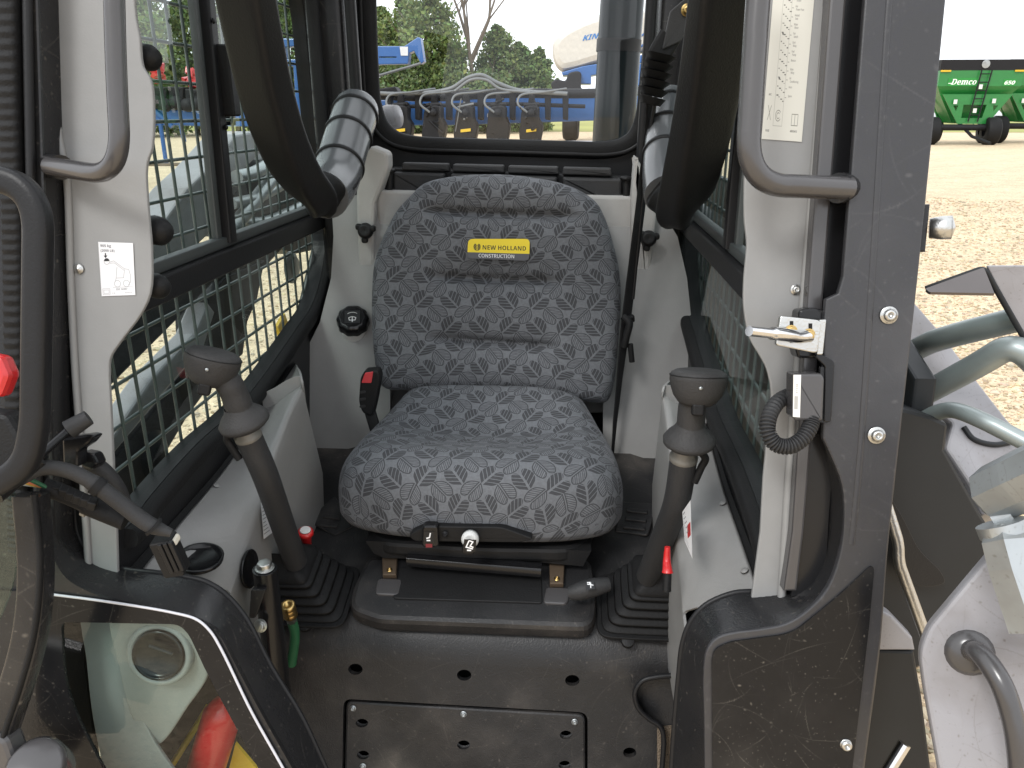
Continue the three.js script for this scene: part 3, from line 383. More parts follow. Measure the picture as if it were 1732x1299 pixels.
// ---- floor moulding and riser
{ // profile in (y,z): floor plane, soft nose, riser plane
  const yF = z => 0.645 + (-1.15 - z) * 0.27, zR = y => -1.115 + (0.60 - y) * 0.25;
  const prof = [[yF(-1.9), -1.9], [yF(-1.6), -1.6], [yF(-1.35), -1.35], [yF(-1.23), -1.23]];
  const a = [yF(-1.195), -1.195], b = [0.640, -1.124], c = [0.578, zR(0.578)]; for (let k = 0; k <= 10; k++) { const t = k / 10, u = 1 - t; prof.push([u * u * a[0] + 2 * u * t * b[0] + t * t * c[0], u * u * a[1] + 2 * u * t * b[1] + t * t * c[1]]); }
  const xs = [-0.582, -0.50, -0.47, -0.40, -0.28, -0.16, -0.04, 0.08, 0.15, 0.18, 0.262];
  const fl = part(cab, 'floor_moulding', sheet(prof.map(([y, z]) => xs.map(x => V(x, y - (x < -0.49 || x > 0.17 ? 0.008 : 0), z))), 0.006), M.floor);
  // riser board with round openings and the recessed hatch
  const f = FS(0), rim = [V(-0.582, 0.578, zR(0.578)), V(0.262, 0.578, zR(0.578)), V(0.262, 0.15, zR(0.15)), V(-0.582, 0.15, zR(0.15))];
  const hole = (x, y, r = 9) => loopPx(Array.from({ length: 10 }, (_, k) => [x + Math.cos(k * 0.628) * r * 1.12, y + Math.sin(k * 0.628) * r * 0.86]), f, 16);
  const hatch = [[581, 1182, 14], [994, 1205, 16], [994, 1500], [575, 1500]], hin = [[585, 1186, 12], [990, 1209, 14], [990, 1490], [579, 1490]];
  const rb = part(cab, 'riser_board', plate(rim, 0.012, { holes: [hole(601, 1132, 11), hole(785, 1142, 11), hole(968, 1151, 11), hole(1065, 1273, 10), onto(hatch, f)] }), M.floor);
  const g = FS(-0.002), hole2 = (x, y, r = 8) => loopPx(Array.from({ length: 10 }, (_, k) => [x + Math.cos(k * 0.628) * r * 1.1, y + Math.sin(k * 0.628) * r * 0.85]), g, 14);
  const hp = part(cab, 'access_hatch', plate(onto(hin, g), 0.012, { bev: 0.004, holes: [hole2(612, 1223, 13), hole2(614, 1277, 13), hole2(784, 1260, 13.5), hole2(957, 1243, 13), hole2(955, 1294, 13)] }), M.floor);
  part(rb, 'backing', plate([V(-0.5, 0.56, zR(0.56) - 0.05), V(0.18, 0.56, zR(0.56) - 0.05), V(0.18, 0.15, zR(0.15) - 0.05), V(-0.5, 0.15, zR(0.15) - 0.05)], 0.01), M.rubber);
  for (const [x, y] of [[597, 1198], [784, 1208], [972, 1221], [614, 1296]]) bolt(hp, FS(-0.001)(x, y), V(0, 0.25, 1), 0.0058, M.galv, 'screw');
  // snap plugs on the nose
  for (const [x, y] of [[516, 1057], [1062, 1084]]) part(fl, 'snap_plug', lathe([[0, 0.004], [0.010, 0.0035], [0.0115, 0.002], [0.0115, -0.006], [0, -0.006]], PL(V(0, 0.75, 0.66), 0.75 * 0.655 + 0.66 * -1.135)(x, y), V(0, 0.8, 0.6), 20), M.black);
  // raised seat plinth with its tunnel lids
  const pg = FG(0.030);
  part(cab, 'seat_plinth', plate(onto([[622, 940, 14], [1000, 944, 14], [1010, 1010, 20], [1005, 1062, 26], [640, 1048, 10], [588, 1030, 22], [596, 990, 20]], pg), 0.036, { bev: 0.010 }), M.floor);
  part(cab, 'tunnel_cover', plate(onto([[676, 958, 6], [915, 964, 6], [918, 1020, 6], [664, 1012, 6]], FG(0.0335)), 0.01, { bev: 0.002 }), M.black);
  for (const [x, y] of [[657, 985], [942, 1000]]) part(cab, 'rail_cover', plate(onto([[x - 18, y - 8, 6], [x + 24, y - 6, 6], [x + 18, y + 22, 8], [x - 24, y + 20, 8]], FG(0.034)), 0.012, { bev: 0.003 }), M.tube);
  for (const [x, y] of [[658, 962], [941, 977]]) { const rl = part(cab, 'seat_rail', plate(onto([[x - 12, y - 28], [x + 14, y - 28], [x + 12, y + 10], [x - 11, y + 10]], FG(0.042)), 0.012, { bev: 0.002 }), mat([0.10, 0.07, 0.045], 0.6, { metal: 0.3 })); bolt(rl, FG(0.043)(x + 1, y + 2), V(0, 1, 0.27), 0.005, M.brass, 'screw'); }
  part(cab, 'cross_bar', sweep([FG(0.058)(690, 946), FG(0.058)(916, 964)], () => sq(0.012, 0.010, 5, 12), { up: V(0, 1, 0) }), M.gloss);
  // ribbed mat areas either side of the seat
  for (const l of [[[520, 880], [566, 838], [600, 888], [566, 905]], [[1050, 848], [1112, 852], [1096, 905], [1040, 898]]]) part(cab, 'floor_mat_panel', plate(onto(l.map(p => [...p, 5]), FG(0.004)), 0.005, { bev: 0.002 }), M.floor);
  for (const [x, y, w] of [[1060, 858, 36], [1058, 872, 36], [1054, 886, 38], [546, 868, 30], [538, 882, 34]]) part(cab, 'mat_rib', plate(onto([[x, y, 2], [x + w, y + 4, 2], [x + w - 1, y + 10, 2], [x - 1, y + 6, 2]], FG(0.0085)), 0.005, { bev: 0.0015 }), M.floor);
  // inner floor of the footwell, covered in dried mud
  part(cab, 'footwell_floor', plate([V(-0.60, 0.20, -0.55), V(0.30, 0.20, -0.55), V(0.30, 0.20, -1.2), V(-0.60, 0.20, -1.2)], 0.02), M.dirt);
  // pedal well lip on the right
  const lip = [[1185, 1140], [1150, 1142], [1110, 1145], [1086, 1152], [1074, 1172], [1080, 1198], [1098, 1216], [1116, 1228], [1122, 1244], [1120, 1299], [1116, 1400]];
  part(cab, 'pedal_well', sheet([linePx(lip, FS(0.035), 40), linePx(lip, FS(0.0), 40)], 0.004), M.rubber);
  part(cab, 'pedal_well_lip', rod(linePx(lip, FS(0.037), 60), 0.0045), M.satin);
  part(cab, 'pedal_well_floor', plate(onto([[1112, 1232], [1180, 1225], [1180, 1400], [1112, 1400]], FS(0.006)), 0.01), M.dirt);
}

// ================================================================ SEAT
function leafHalf(x, s, filled, dark, line) { // one leaf: two lobes cut by slanted veins, drawn upright about the origin
  const lobe = () => { x.beginPath(); x.moveTo(0.045 * s, 0.48 * s); x.lineTo(0.045 * s, -0.30 * s); x.bezierCurveTo(0.10 * s, -0.46 * s, 0.26 * s, -0.52 * s, 0.32 * s, -0.42 * s); x.bezierCurveTo(0.48 * s, -0.22 * s, 0.48 * s, 0.10 * s, 0.32 * s, 0.28 * s); x.bezierCurveTo(0.22 * s, 0.38 * s, 0.12 * s, 0.44 * s, 0.045 * s, 0.48 * s); x.closePath(); };
  const veins = (w, st) => { for (let k = -3; k < 5; k++) { x.beginPath(); x.moveTo(0, (k * st + 0.14) * s); x.lineTo(0.5 * s, (k * st - 0.24) * s); x.lineWidth = s * w; x.stroke(); } };
  for (const m of [-1, 1]) { x.save(); x.scale(m, 1); x.save(); lobe(); x.clip();
    if (filled) { x.fillStyle = dark; x.fillRect(0, -s, s, 2 * s); x.strokeStyle = line; veins(0.032, 0.20); }
    else { x.strokeStyle = dark; veins(0.105, 0.22); x.strokeStyle = line; veins(0.05, 0.22); }
    x.restore(); if (!filled) { lobe(); x.strokeStyle = dark; x.lineWidth = s * 0.045; x.stroke(); } x.restore(); }
}
const fabricTex = canvas(1024, 1024, (x, w) => { x.fillStyle = '#626468'; x.fillRect(0, 0, w, w); let q = 3; const R = () => { q = (q * 1664525 + 1013904223) >>> 0; return q / 4294967296; };
  const nx = 4, ny = 4, cw = w / nx, ch = w / ny;
  for (let j = 0; j < ny; j++) for (let i = 0; i < nx; i++) for (const fil of [false, true]) { const cx = (i + (fil ? 0.5 : 1)) * cw + (R() - 0.5) * 6, cy = (j + (fil ? 0.5 : 1)) * ch + (R() - 0.5) * 6, an = (fil ? ((i + j) % 2 ? 0.66 : -0.66) : ((i + j) % 2 ? 2.45 : -2.45)) + (R() - 0.5) * 0.14;
    for (const ox of [-w, 0, w]) for (const oy of [-w, 0, w]) { x.save(); x.translate(cx + ox, cy + oy); x.rotate(an); x.scale(1, 0.94); leafHalf(x, cw * (fil ? 0.78 : 0.74), fil, '#3b3c3f', '#626468'); x.restore(); } }
  const d = x.getImageData(0, 0, w, w), g = fbm(64, 3, 9); for (let k = 0; k < w * w; k++) { const i = k % w, j = (k / w) | 0, m = 0.90 + 0.16 * g(i / w, j / w) + 0.07 * (((i >> 1) + (j >> 1)) % 2); for (let b = 0; b < 3; b++) d.data[4 * k + b] = Math.min(255, d.data[4 * k + b] * m); } x.putImageData(d, 0, 0); });
fabricTex.wrapS = fabricTex.wrapT = THREE.RepeatWrapping; fabricTex.repeat.set(1 / 0.250, 1 / 0.215);
const fabric = new THREE.MeshPhysicalMaterial({ map: fabricTex, roughness: 0.92, sheen: 0.5, sheenRoughness: 0.6, sheenColor: new THREE.Color(0.35, 0.35, 0.37), bumpMap: T.weave, bumpScale: 0.0006, side: THREE.DoubleSide });
{ const seat = thing('operator_seat', 'grey operator seat with leaf patterned cloth and yellow badge inside the cab', 'seat');
  const nB = V(0, 0.26, 1).normalize(), fb = PL(V(0, 0.26, 1), -1.605 + 0.93 * 0.26);
  const ol = [[638, 623], [633, 571], [631, 506], [636, 442], [654, 393], [673, 358], [697, 332], [718, 313], [754, 302], [819, 296], [883, 299], [948, 311], [985, 326], [1009, 344], [1022, 367], [1036, 409], [1047, 458], [1050, 506], [1046, 571], [1042, 619], [1037, 655], [1026, 678], [1004, 680], [948, 668], [900, 660], [851, 657], [754, 658], [689, 659], [656, 657], [643, 646]];
  const out = loopPx(ol, fb, 220), c = fb(840, 490);
  const u0 = V(1, 0, 0), v0 = nB.clone().cross(u0), loc = (px, py) => { const d = fb(px, py).sub(c); return [d.dot(u0), d.dot(v0)]; };
  const seams = [[731, 361, 974, 370], [735, 469, 948, 478], [741, 571, 938, 585]].map(s => [...loc(s[0], s[1]), ...loc(s[2], s[3])]);
  const bol = [loc(722, 480)[0], loc(962, 480)[0]];
  const shape = (x, y, r) => { let h = 0; for (const [x0, y0, x1, y1] of seams) { const t = (x - x0) / (x1 - x0), ym = y0 + (y1 - y0) * t, w = Math.min(1, Math.max(0, (x - x0 + 0.02) / 0.05)) * Math.min(1, Math.max(0, (x1 - x + 0.02) / 0.05)), d = (y - ym); h -= w * (0.016 * Math.exp(-d * d / 0.00008) + 0.013 * Math.exp(-d * d / 0.0010)); }
    for (const b of bol) { const d = x - b; h += 0.009 * Math.exp(-d * d / 0.0035) * (b < 0 ? 1 : 1) * Math.max(0, 1 - r * 0.6); } h += 0.004 * Math.exp(-((y + 0.12) ** 2) / 0.004) - 0.006 * Math.exp(-(x * x) / 0.02) * (1 - r); return h; };
  const back = part(seat, 'backrest', pillow(out, c, nB, { T: 0.05, edge: 7, back: 0.035, shape, rings: 90, pw: 2.2 }), fabric);
  part(seat, 'backrest_shell', plate(loopPx(ol.map(p => [840 + (p[0] - 840) * 0.985, 490 + (p[1] - 490) * 0.985]), PL(V(0, 0.26, 1), -1.605 + 0.93 * 0.26 - 0.034), 90), 0.03, { bev: 0.008 }), M.black);
  // badge sewn to the backrest
  const t = canvas(640, 230, (x, w, h) => { const rr2 = (a, b, c2, d, r) => { x.beginPath(); x.moveTo(a + r, b); x.arcTo(a + c2, b, a + c2, b + d, r); x.arcTo(a + c2, b + d, a, b + d, r); x.arcTo(a, b + d, a, b, r); x.arcTo(a, b, a + c2, b, r); x.closePath(); };
    x.fillStyle = '#55565a'; x.fillRect(0, 0, w, h); x.fillStyle = '#e8cf35'; x.fillRect(0, 0, w, 152); x.fillStyle = '#3c3a26'; x.font = 'bold 67px sans-serif'; x.save(); x.translate(150, 118); x.scale(0.94, 1); x.fillText('NEW HOLLAND', 0, 0); x.restore();
    x.save(); x.translate(98, 96); leafHalf(x, 84, true, '#3c3a26', '#e8cf35'); x.restore(); x.fillStyle = '#eeeeee'; x.font = '52px sans-serif'; x.save(); x.translate(112, 204); x.scale(0.98, 1); x.fillText('CONSTRUCTION', 0, 0); x.restore(); });
  const fp = PL(V(0, 0.26, 1), -1.605 + 0.93 * 0.26 + 0.0545 * Math.hypot(1, 0.26)); const bl = onto([[792, 404, 8], [896, 404, 8], [895, 441, 8], [790, 437, 8]], fp);
  const bg = plate(bl, 0.003); { const p = bg.attributes.position, uv = bg.attributes.uv, A = fp(791, 403), B = fp(896.5, 404), D = fp(790, 438.5), ux = B.clone().sub(A), vy = D.clone().sub(A); for (let i = 0; i < p.count; i++) { const d = V(p.getX(i), p.getY(i), p.getZ(i)).sub(A); uv.setXY(i, d.dot(ux) / ux.lengthSq(), 1 - d.dot(vy) / vy.lengthSq()); } }
  part(back, 'badge', bg, print(t, 0.7));
  // cushion
  const nC2 = V(0, 1, 0.02).normalize(), cc = V(CX + 0.001, 0.796, -1.410);
  const co = spline([[-0.272, 0.05], [-0.270, 0.115], [-0.245, 0.162], [-0.18, 0.190], [-0.09, 0.202], [0, 0.206], [0.09, 0.202], [0.18, 0.190], [0.245, 0.162], [0.270, 0.115], [0.272, 0.05], [0.262, -0.03], [0.243, -0.10], [0.228, -0.16], [0.20, -0.235], [0.12, -0.268], [0, -0.272], [-0.12, -0.268], [-0.20, -0.235], [-0.228, -0.16], [-0.243, -0.10], [-0.262, -0.03]].map(([x, z]) => V(cc.x + x, cc.y, cc.z + z)), 220, true);
  const cush = part(seat, 'cushion', pillow(co, cc, nC2, { T: 0.113, edge: 3.4, back: 0.030, rings: 90, pw: 2.5, shape: (x, y, r) => { const z = -y; return -0.028 * Math.exp(-((z + 0.02) ** 2) / 0.012) * Math.exp(-(x ** 4) / 0.0009) * Math.max(0, 1 - r * r * 0.6) - 0.010 * Math.exp(-(x * x) / 0.0012 - ((z + 0.07) ** 2) / 0.0012) + 0.010 * Math.exp(-((z - 0.13) ** 2) / 0.004) * (1 - r * 0.8) + 0.036 * Math.min(1, Math.max(0, (-z - 0.03) / 0.13)) * Math.max(0, 1 - Math.pow(r, 8)); } }), fabric);
  part(seat, 'seat_pan', plate(spline([[-0.225, 0.06], [-0.19, 0.175], [-0.08, 0.192], [0.08, 0.192], [0.19, 0.175], [0.225, 0.06], [0.19, -0.2], [-0.19, -0.2]].map(([x, z]) => V(cc.x + x, cc.y - 0.045, cc.z + z)), 60, true), 0.03, { bev: 0.008 }), M.black);
  const pf = FZ(-1.192); const fascia = part(seat, 'control_fascia', plate(onto([[690, 905, 10], [720, 890, 14], [850, 892, 10], [905, 912, 10], [880, 918, 6], [700, 916, 8]], pf), 0.02, { bev: 0.002 }), M.black);
  const sw = part(seat, 'heater_switch', plate(onto([[714, 890, 6], [740, 890, 6], [742, 926, 6], [713, 926, 6]], FZ(-1.180)), 0.02, { bev: 0.003 }), M.gloss);
  part(sw, 'switch_lamp', plate(onto([[720, 920], [731, 920], [731, 926], [720, 926]], FZ(-1.1795)), 0.002), mat([0.22, 0.02, 0.03], 0.4));
  { const ti = canvas(64, 64, x => { x.fillStyle = '#17181a'; x.fillRect(0, 0, 64, 64); x.strokeStyle = '#e8e8e8'; x.lineWidth = 9; x.beginPath(); x.moveTo(40, 8); x.lineTo(34, 36); x.lineTo(12, 42); x.moveTo(14, 54); x.lineTo(40, 54); x.stroke(); }); part(sw, 'switch_icon', quad(FZ(-1.1794)(718, 899), FZ(-1.1794)(734, 899), FZ(-1.1794)(734, 917), FZ(-1.1794)(718, 917)), print(ti)); }
  bolt(seat, FZ(-1.188)(753, 904), V(0, 0.2, 1), 0.0055, M.satin, 'screw');
  const kn = part(seat, 'weight_knob', lathe([[0, 0], [0.0155, 0], [0.0155, 0.010], [0.011, 0.015], [0.008, 0.015], [0, 0.013]], FZ(-1.186)(796, 910), V(0, 0.25, 1), 24), M.white);
  part(kn, 'knob_core', lathe([[0, 0], [0.011, 0], [0.012, 0.020], [0.010, 0.024], [0, 0.024]], FZ(-1.176)(795, 920), V(0, 0.1, 1), 20), M.gloss);
  { const ti = canvas(64, 64, x => { x.fillStyle = '#0d0d0e'; x.fillRect(0, 0, 64, 64); x.strokeStyle = '#f2f2f2'; x.lineWidth = 7; x.beginPath(); x.moveTo(26, 6); x.lineTo(14, 40); x.lineTo(50, 48); x.moveTo(26, 6); x.lineTo(46, 12); x.lineTo(34, 34); x.lineTo(52, 40); x.stroke(); x.fillStyle = '#f2f2f2'; x.fillRect(20, 52, 22, 8); }); const p = FZ(-1.1515); part(kn, 'knob_icon', quad(p(785, 912), p(806, 913), p(804, 934), p(783, 933)), print(ti)); }
  part(seat, 'suspension_frame', [plate(onto([[618, 915], [1000, 932], [986, 958], [900, 950], [650, 944], [632, 936]], FZ(-1.225)), 0.2)], M.rubber);
  part(seat, 'slide_lever', sweep([FG(0.055)(964, 1004), FG(0.062)(980, 1000), FG(0.068)(1006, 993), FG(0.068)(1030, 988)], t => circ(t < 0.05 || t > 0.95 ? 0.012 : 0.0165, 16), {}), M.lever);
  { const ti = canvas(64, 64, x => { x.fillStyle = '#2b2b2d'; x.fillRect(0, 0, 64, 64); x.strokeStyle = '#efefef'; x.lineWidth = 8; x.beginPath(); x.moveTo(8, 12); x.lineTo(30, 10); x.lineTo(24, 30); x.moveTo(8, 22); x.lineTo(56, 34); x.moveTo(36, 12); x.lineTo(34, 54); x.stroke(); }); const p = FG(0.088); part(seat, 'lever_icon', quad(p(991, 983), p(1005, 983), p(1006, 996), p(992, 998)), print(ti)); }
}
// ================================================================ CONTROL LEVERS
function controlLever(label, o) {
  const g = thing('control_lever', label, 'control lever', 'joystick levers beside the seat'), { head, neck, disc, shaft, base, headTilt, right } = o;
  const RT = new THREE.Matrix4().makeRotationFromEuler(new THREE.Euler(...headTilt, 'YXZ')); const ax = neck[0].clone().sub(neck[1]).normalize();
  const hd = new THREE.LatheGeometry([[0.0001, 0.0175], [0.020, 0.0172], [0.030, 0.0158], [0.0362, 0.0125], [0.0385, 0.0075], [0.0385, 0.002], [0.0365, -0.008], [0.0325, -0.019], [0.026, -0.028], [0.019, -0.033], [0.0001, -0.035]].reverse().map(q => new THREE.Vector2(q[0], q[1])), 40); hd.scale(1, 1, 0.84); hd.applyMatrix4(RT); hd.translate(head.x, head.y, head.z);
  const top = part(g, 'grip_head', fin(hd), M.grip);
  const capG = new THREE.TorusGeometry(0.0384, 0.0008, 6, 48); capG.rotateX(Math.PI / 2); capG.scale(1, 1, 0.84); capG.translate(0, 0.0085, 0); capG.applyMatrix4(RT); capG.translate(head.x, head.y, head.z); part(top, 'cap_seam', fin(capG), M.black);
  const fwd = V(0, 0, 1).applyEuler(new THREE.Euler(...headTilt, 'YXZ')), dn = V(0, -1, 0).applyEuler(new THREE.Euler(...headTilt, 'YXZ'));
  part(top, 'lamp', lathe([[0, 0], [0.0026, 0], [0.0022, 0.0015], [0, 0.002]], head.clone().addScaledVector(fwd, 0.0312).addScaledVector(dn, 0.005), fwd, 12), M.galv);
  part(g, 'trigger', rbox(head.clone().addScaledVector(fwd, 0.014).addScaledVector(dn, 0.036), 0.017, 0.018, 0.014, 0.004, headTilt), M.black);
  part(g, 'grip', sweep(spline([head.clone().addScaledVector(dn, 0.01), neck[0], neck[1]], 40), (t, i) => { const r = 0.0186 + 0.002 * t + (o.right ? 0 : 0.0004) * Math.sin(t * 26) * (t > 0.3 ? 1 : 0) + (t > 0.85 ? (t - 0.85) * 0.02 : 0); return circ(r, 18, r * 0.95); }), M.grip);
  part(g, 'hand_rest', lathe([[0.019, 0.022], [0.023, 0.014], [0.031, 0.006], [0.0365, -0.002], [0.0360, -0.008], [0.030, -0.013], [0.02, -0.016], [0, -0.016]], disc, ax, 36), M.grip);
  part(g, 'shaft', rod(bend(shaft, 0.10, 12), 0.0195, { n: 20 }), M.lever);
  const up = shaft[0].clone().sub(shaft[1]).normalize();
  part(g, 'clamp_ring', lathe([[0.0195, -0.002], [0.0202, -0.002], [0.0202, 0.004], [0.017, 0.006], [0.015, 0.02]], shaft[0], up, 22), mat([0.18, 0.17, 0.15], 0.5, { metal: 0.4 }));
  part(g, 'cable_tail', rod(spline([disc.clone().add(V(right ? 0.014 : -0.014, -0.016, 0.008)), disc.clone().add(V(right ? 0.024 : -0.026, -0.030, 0.004)), disc.clone().add(V(right ? 0.020 : -0.022, -0.044, 0.002)), shaft[0].clone().add(V(right ? 0.018 : -0.016, -0.035, 0.004))], 20), 0.0055), M.rubber);
  // folded rubber boot: stacked flared skirts, a square cone on top
  const n = V(0, 1, 0.27).normalize(), side = V(1, 0, 0), fw = side.clone().cross(n).negate();
  const ringAt = (w, d, h, sx = 0) => sq(w, d, 7, 28).map(([a, b]) => base.clone().addScaledVector(side, a + sx * h).addScaledVector(fw, -b).addScaledVector(n, h));
  const lay = []; const N = 5; for (let k = 0; k < N; k++) { const w = 0.072 - k * 0.0062, d = 0.064 - k * 0.0048, h = 0.008 + k * 0.0165, s = o.skew; const rows = [ringAt(w - 0.014, d - 0.014, h - 0.007, s), ringAt(w, d, h - 0.004, s), ringAt(w, d, h + 0.003, s), ringAt(w - 0.018, d - 0.018, h + 0.010, s)].map(r => [...r, r[0]]); part(g, 'boot_fold', fin(sheetRows(rows)), M.rubber); }
  const s = o.skew, tp = [ringAt(0.044, 0.044, 0.082, s), ringAt(0.044, 0.044, 0.090, s), ringAt(0.038, 0.037, 0.096, s), ringAt(0.026, 0.026, 0.112, s * 0.9), ringAt(0.0205, 0.0205, 0.132, s * 0.8)].map(r => [...r, r[0]]);
  part(g, 'boot_cone', fin(sheetRows(tp)), M.rubber);
  part(g, 'boot_flange', plate(ringAt(0.078, 0.072, 0.006), 0.006, { bev: 0.0015 }), M.rubber);
  return g;
}
controlLever('dark grey control lever with tilted mushroom grip beside the left window', { head: FZ(-0.985)(359, 612), neck: [FZ(-0.99)(386, 648), FZ(-1.0)(411, 705)], disc: FZ(-1.0)(411, 708), shaft: [FZ(-1.005)(420, 738), FZ(-1.02)(448, 800), FZ(-1.13)(500, 950)], base: FG(0.004)(528, 1008), headTilt: [-0.12, 0.25, -0.30], skew: -0.34 });
controlLever('dark grey control lever with upright grip beside the red tipped switch', { head: FZ(-1.0)(1181, 645), neck: [FZ(-1.005)(1172, 680), FZ(-1.01)(1167, 738)], disc: FZ(-1.01)(1166, 740), shaft: [FZ(-1.015)(1156, 775), FZ(-1.03)(1146, 850), FZ(-1.14)(1096, 975)], base: FG(0.004)(1082, 1028), headTilt: [-0.20, -0.05, 0.0], skew: 0.30, right: true });
// small red-tipped toggles
{ const g = thing('emergency_switch', 'red tipped toggle sticking up behind the lever boot near the right console', 'switch'); const fx = FX(0.150); part(g, 'red_tip', sweep(spline([fx(1129, 970), fx(1129, 966), fx(1128, 950), fx(1129, 925)], 20), t => circ((t < 0.12 ? 0.0065 + 0.02 * t : 0.0090) - 0.005 * t, 16)), M.red); part(g, 'toggle_base', cylAB(fx(1128, 1000), fx(1129, 966), 0.006, 0.006), M.black);
  const h = thing('tension_knob', 'round red cap with white centre behind the lever boot at the left console', 'knob'); const q = FX(-0.470)(517, 903); part(h, 'red_cap', lathe([[0, -0.03], [0.009, -0.03], [0.010, -0.004], [0.0145, 0], [0.0145, 0.006], [0.011, 0.009], [0, 0.009]], q, V(0.1, 1, 0.25), 24), M.red); part(h, 'white_centre', lathe([[0, 0.0092], [0.0105, 0.0092], [0.009, 0.011], [0, 0.011]], q, V(0.1, 1, 0.25), 20), M.white); }
// ================================================================ RESTRAINT BARS
{ const g = thing('restraint_arm', 'black padded restraint arm with ribbed grey sleeve beside the meshed left window', 'restraint bar', 'restraint arms');
  const key = [[395, -120, -1.12], [412, -20, -1.15], [428, 60, -1.18], [448, 150, -1.22], [476, 238, -1.27], [508, 300, -1.33], [542, 330, -1.40], [566, 314, -1.47], [578, 280, -1.53]], path = spline(key.map(k => FZ(k[2])(k[0], k[1])), 60);
  part(g, 'padded_arm', sweep(path, t => sq(0.040 - 0.006 * Math.max(0, t - 0.6) / 0.4, 0.024 + 0.008 * t, 5, 28), { up: t => V(-0.25 - 0.2 * t, 0.15, 1) }), M.black);
  const sp = spline([[548, 330, -1.42], [566, 304, -1.49], [586, 240, -1.59], [600, 196, -1.66], [604, 182, -1.69]].map(k => FZ(k[2])(k[0], k[1])), 40), sl = part(g, 'sleeve', sweep(sp, t => { const r = t > 0.93 ? 0.046 - (t - 0.93) * 0.25 : 0.046; return circ(r, 28, r); }), M.sleeve);
  for (const t of [0.36, 0.56, 0.76]) { const i = Math.round(t * 39), p = sp[i], tg = sp[i + 1].clone().sub(sp[i - 1]).normalize(); part(sl, 'rib', lathe([[0.046, -0.004], [0.049, -0.003], [0.049, 0.003], [0.046, 0.004]], p, tg, 32), M.black); }
  const h = thing('restraint_arm', 'black padded restraint arm behind the seat belt boot beside the right pillar', 'restraint bar', 'restraint arms');
  const k2 = [[1242, -120, -1.10], [1226, -20, -1.13], [1211, 80, -1.17], [1194, 180, -1.22], [1174, 275, -1.28], [1156, 335, -1.35], [1138, 345, -1.42], [1126, 308, -1.48]], p2 = spline(k2.map(k => FZ(k[2])(k[0], k[1])), 60);
  part(h, 'padded_arm', sweep(p2, t => sq(0.044 - 0.012 * Math.max(0, t - 0.7) / 0.3, 0.022 + 0.012 * t, 5, 28), { up: t => V(0.30 + 0.2 * t, 0.15, 1) }), M.black);
  const s2 = spline([[1128, 330, -1.44], [1124, 296, -1.50], [1127, 240, -1.59], [1132, 194, -1.66], [1134, 176, -1.70]].map(k => FZ(k[2])(k[0], k[1])), 40), sl2 = part(h, 'sleeve', sweep(s2, t => { const r = 0.041; return circ(r, 28, r); }), M.sleeve);
  for (const t of [0.40, 0.62, 0.84]) { const i = Math.round(t * 39), p = s2[i], tg = s2[i + 1].clone().sub(s2[i - 1]).normalize(); part(sl2, 'rib', lathe([[0.041, -0.004], [0.0442, -0.003], [0.0442, 0.003], [0.041, 0.004]], p, tg, 32), M.black); }
}
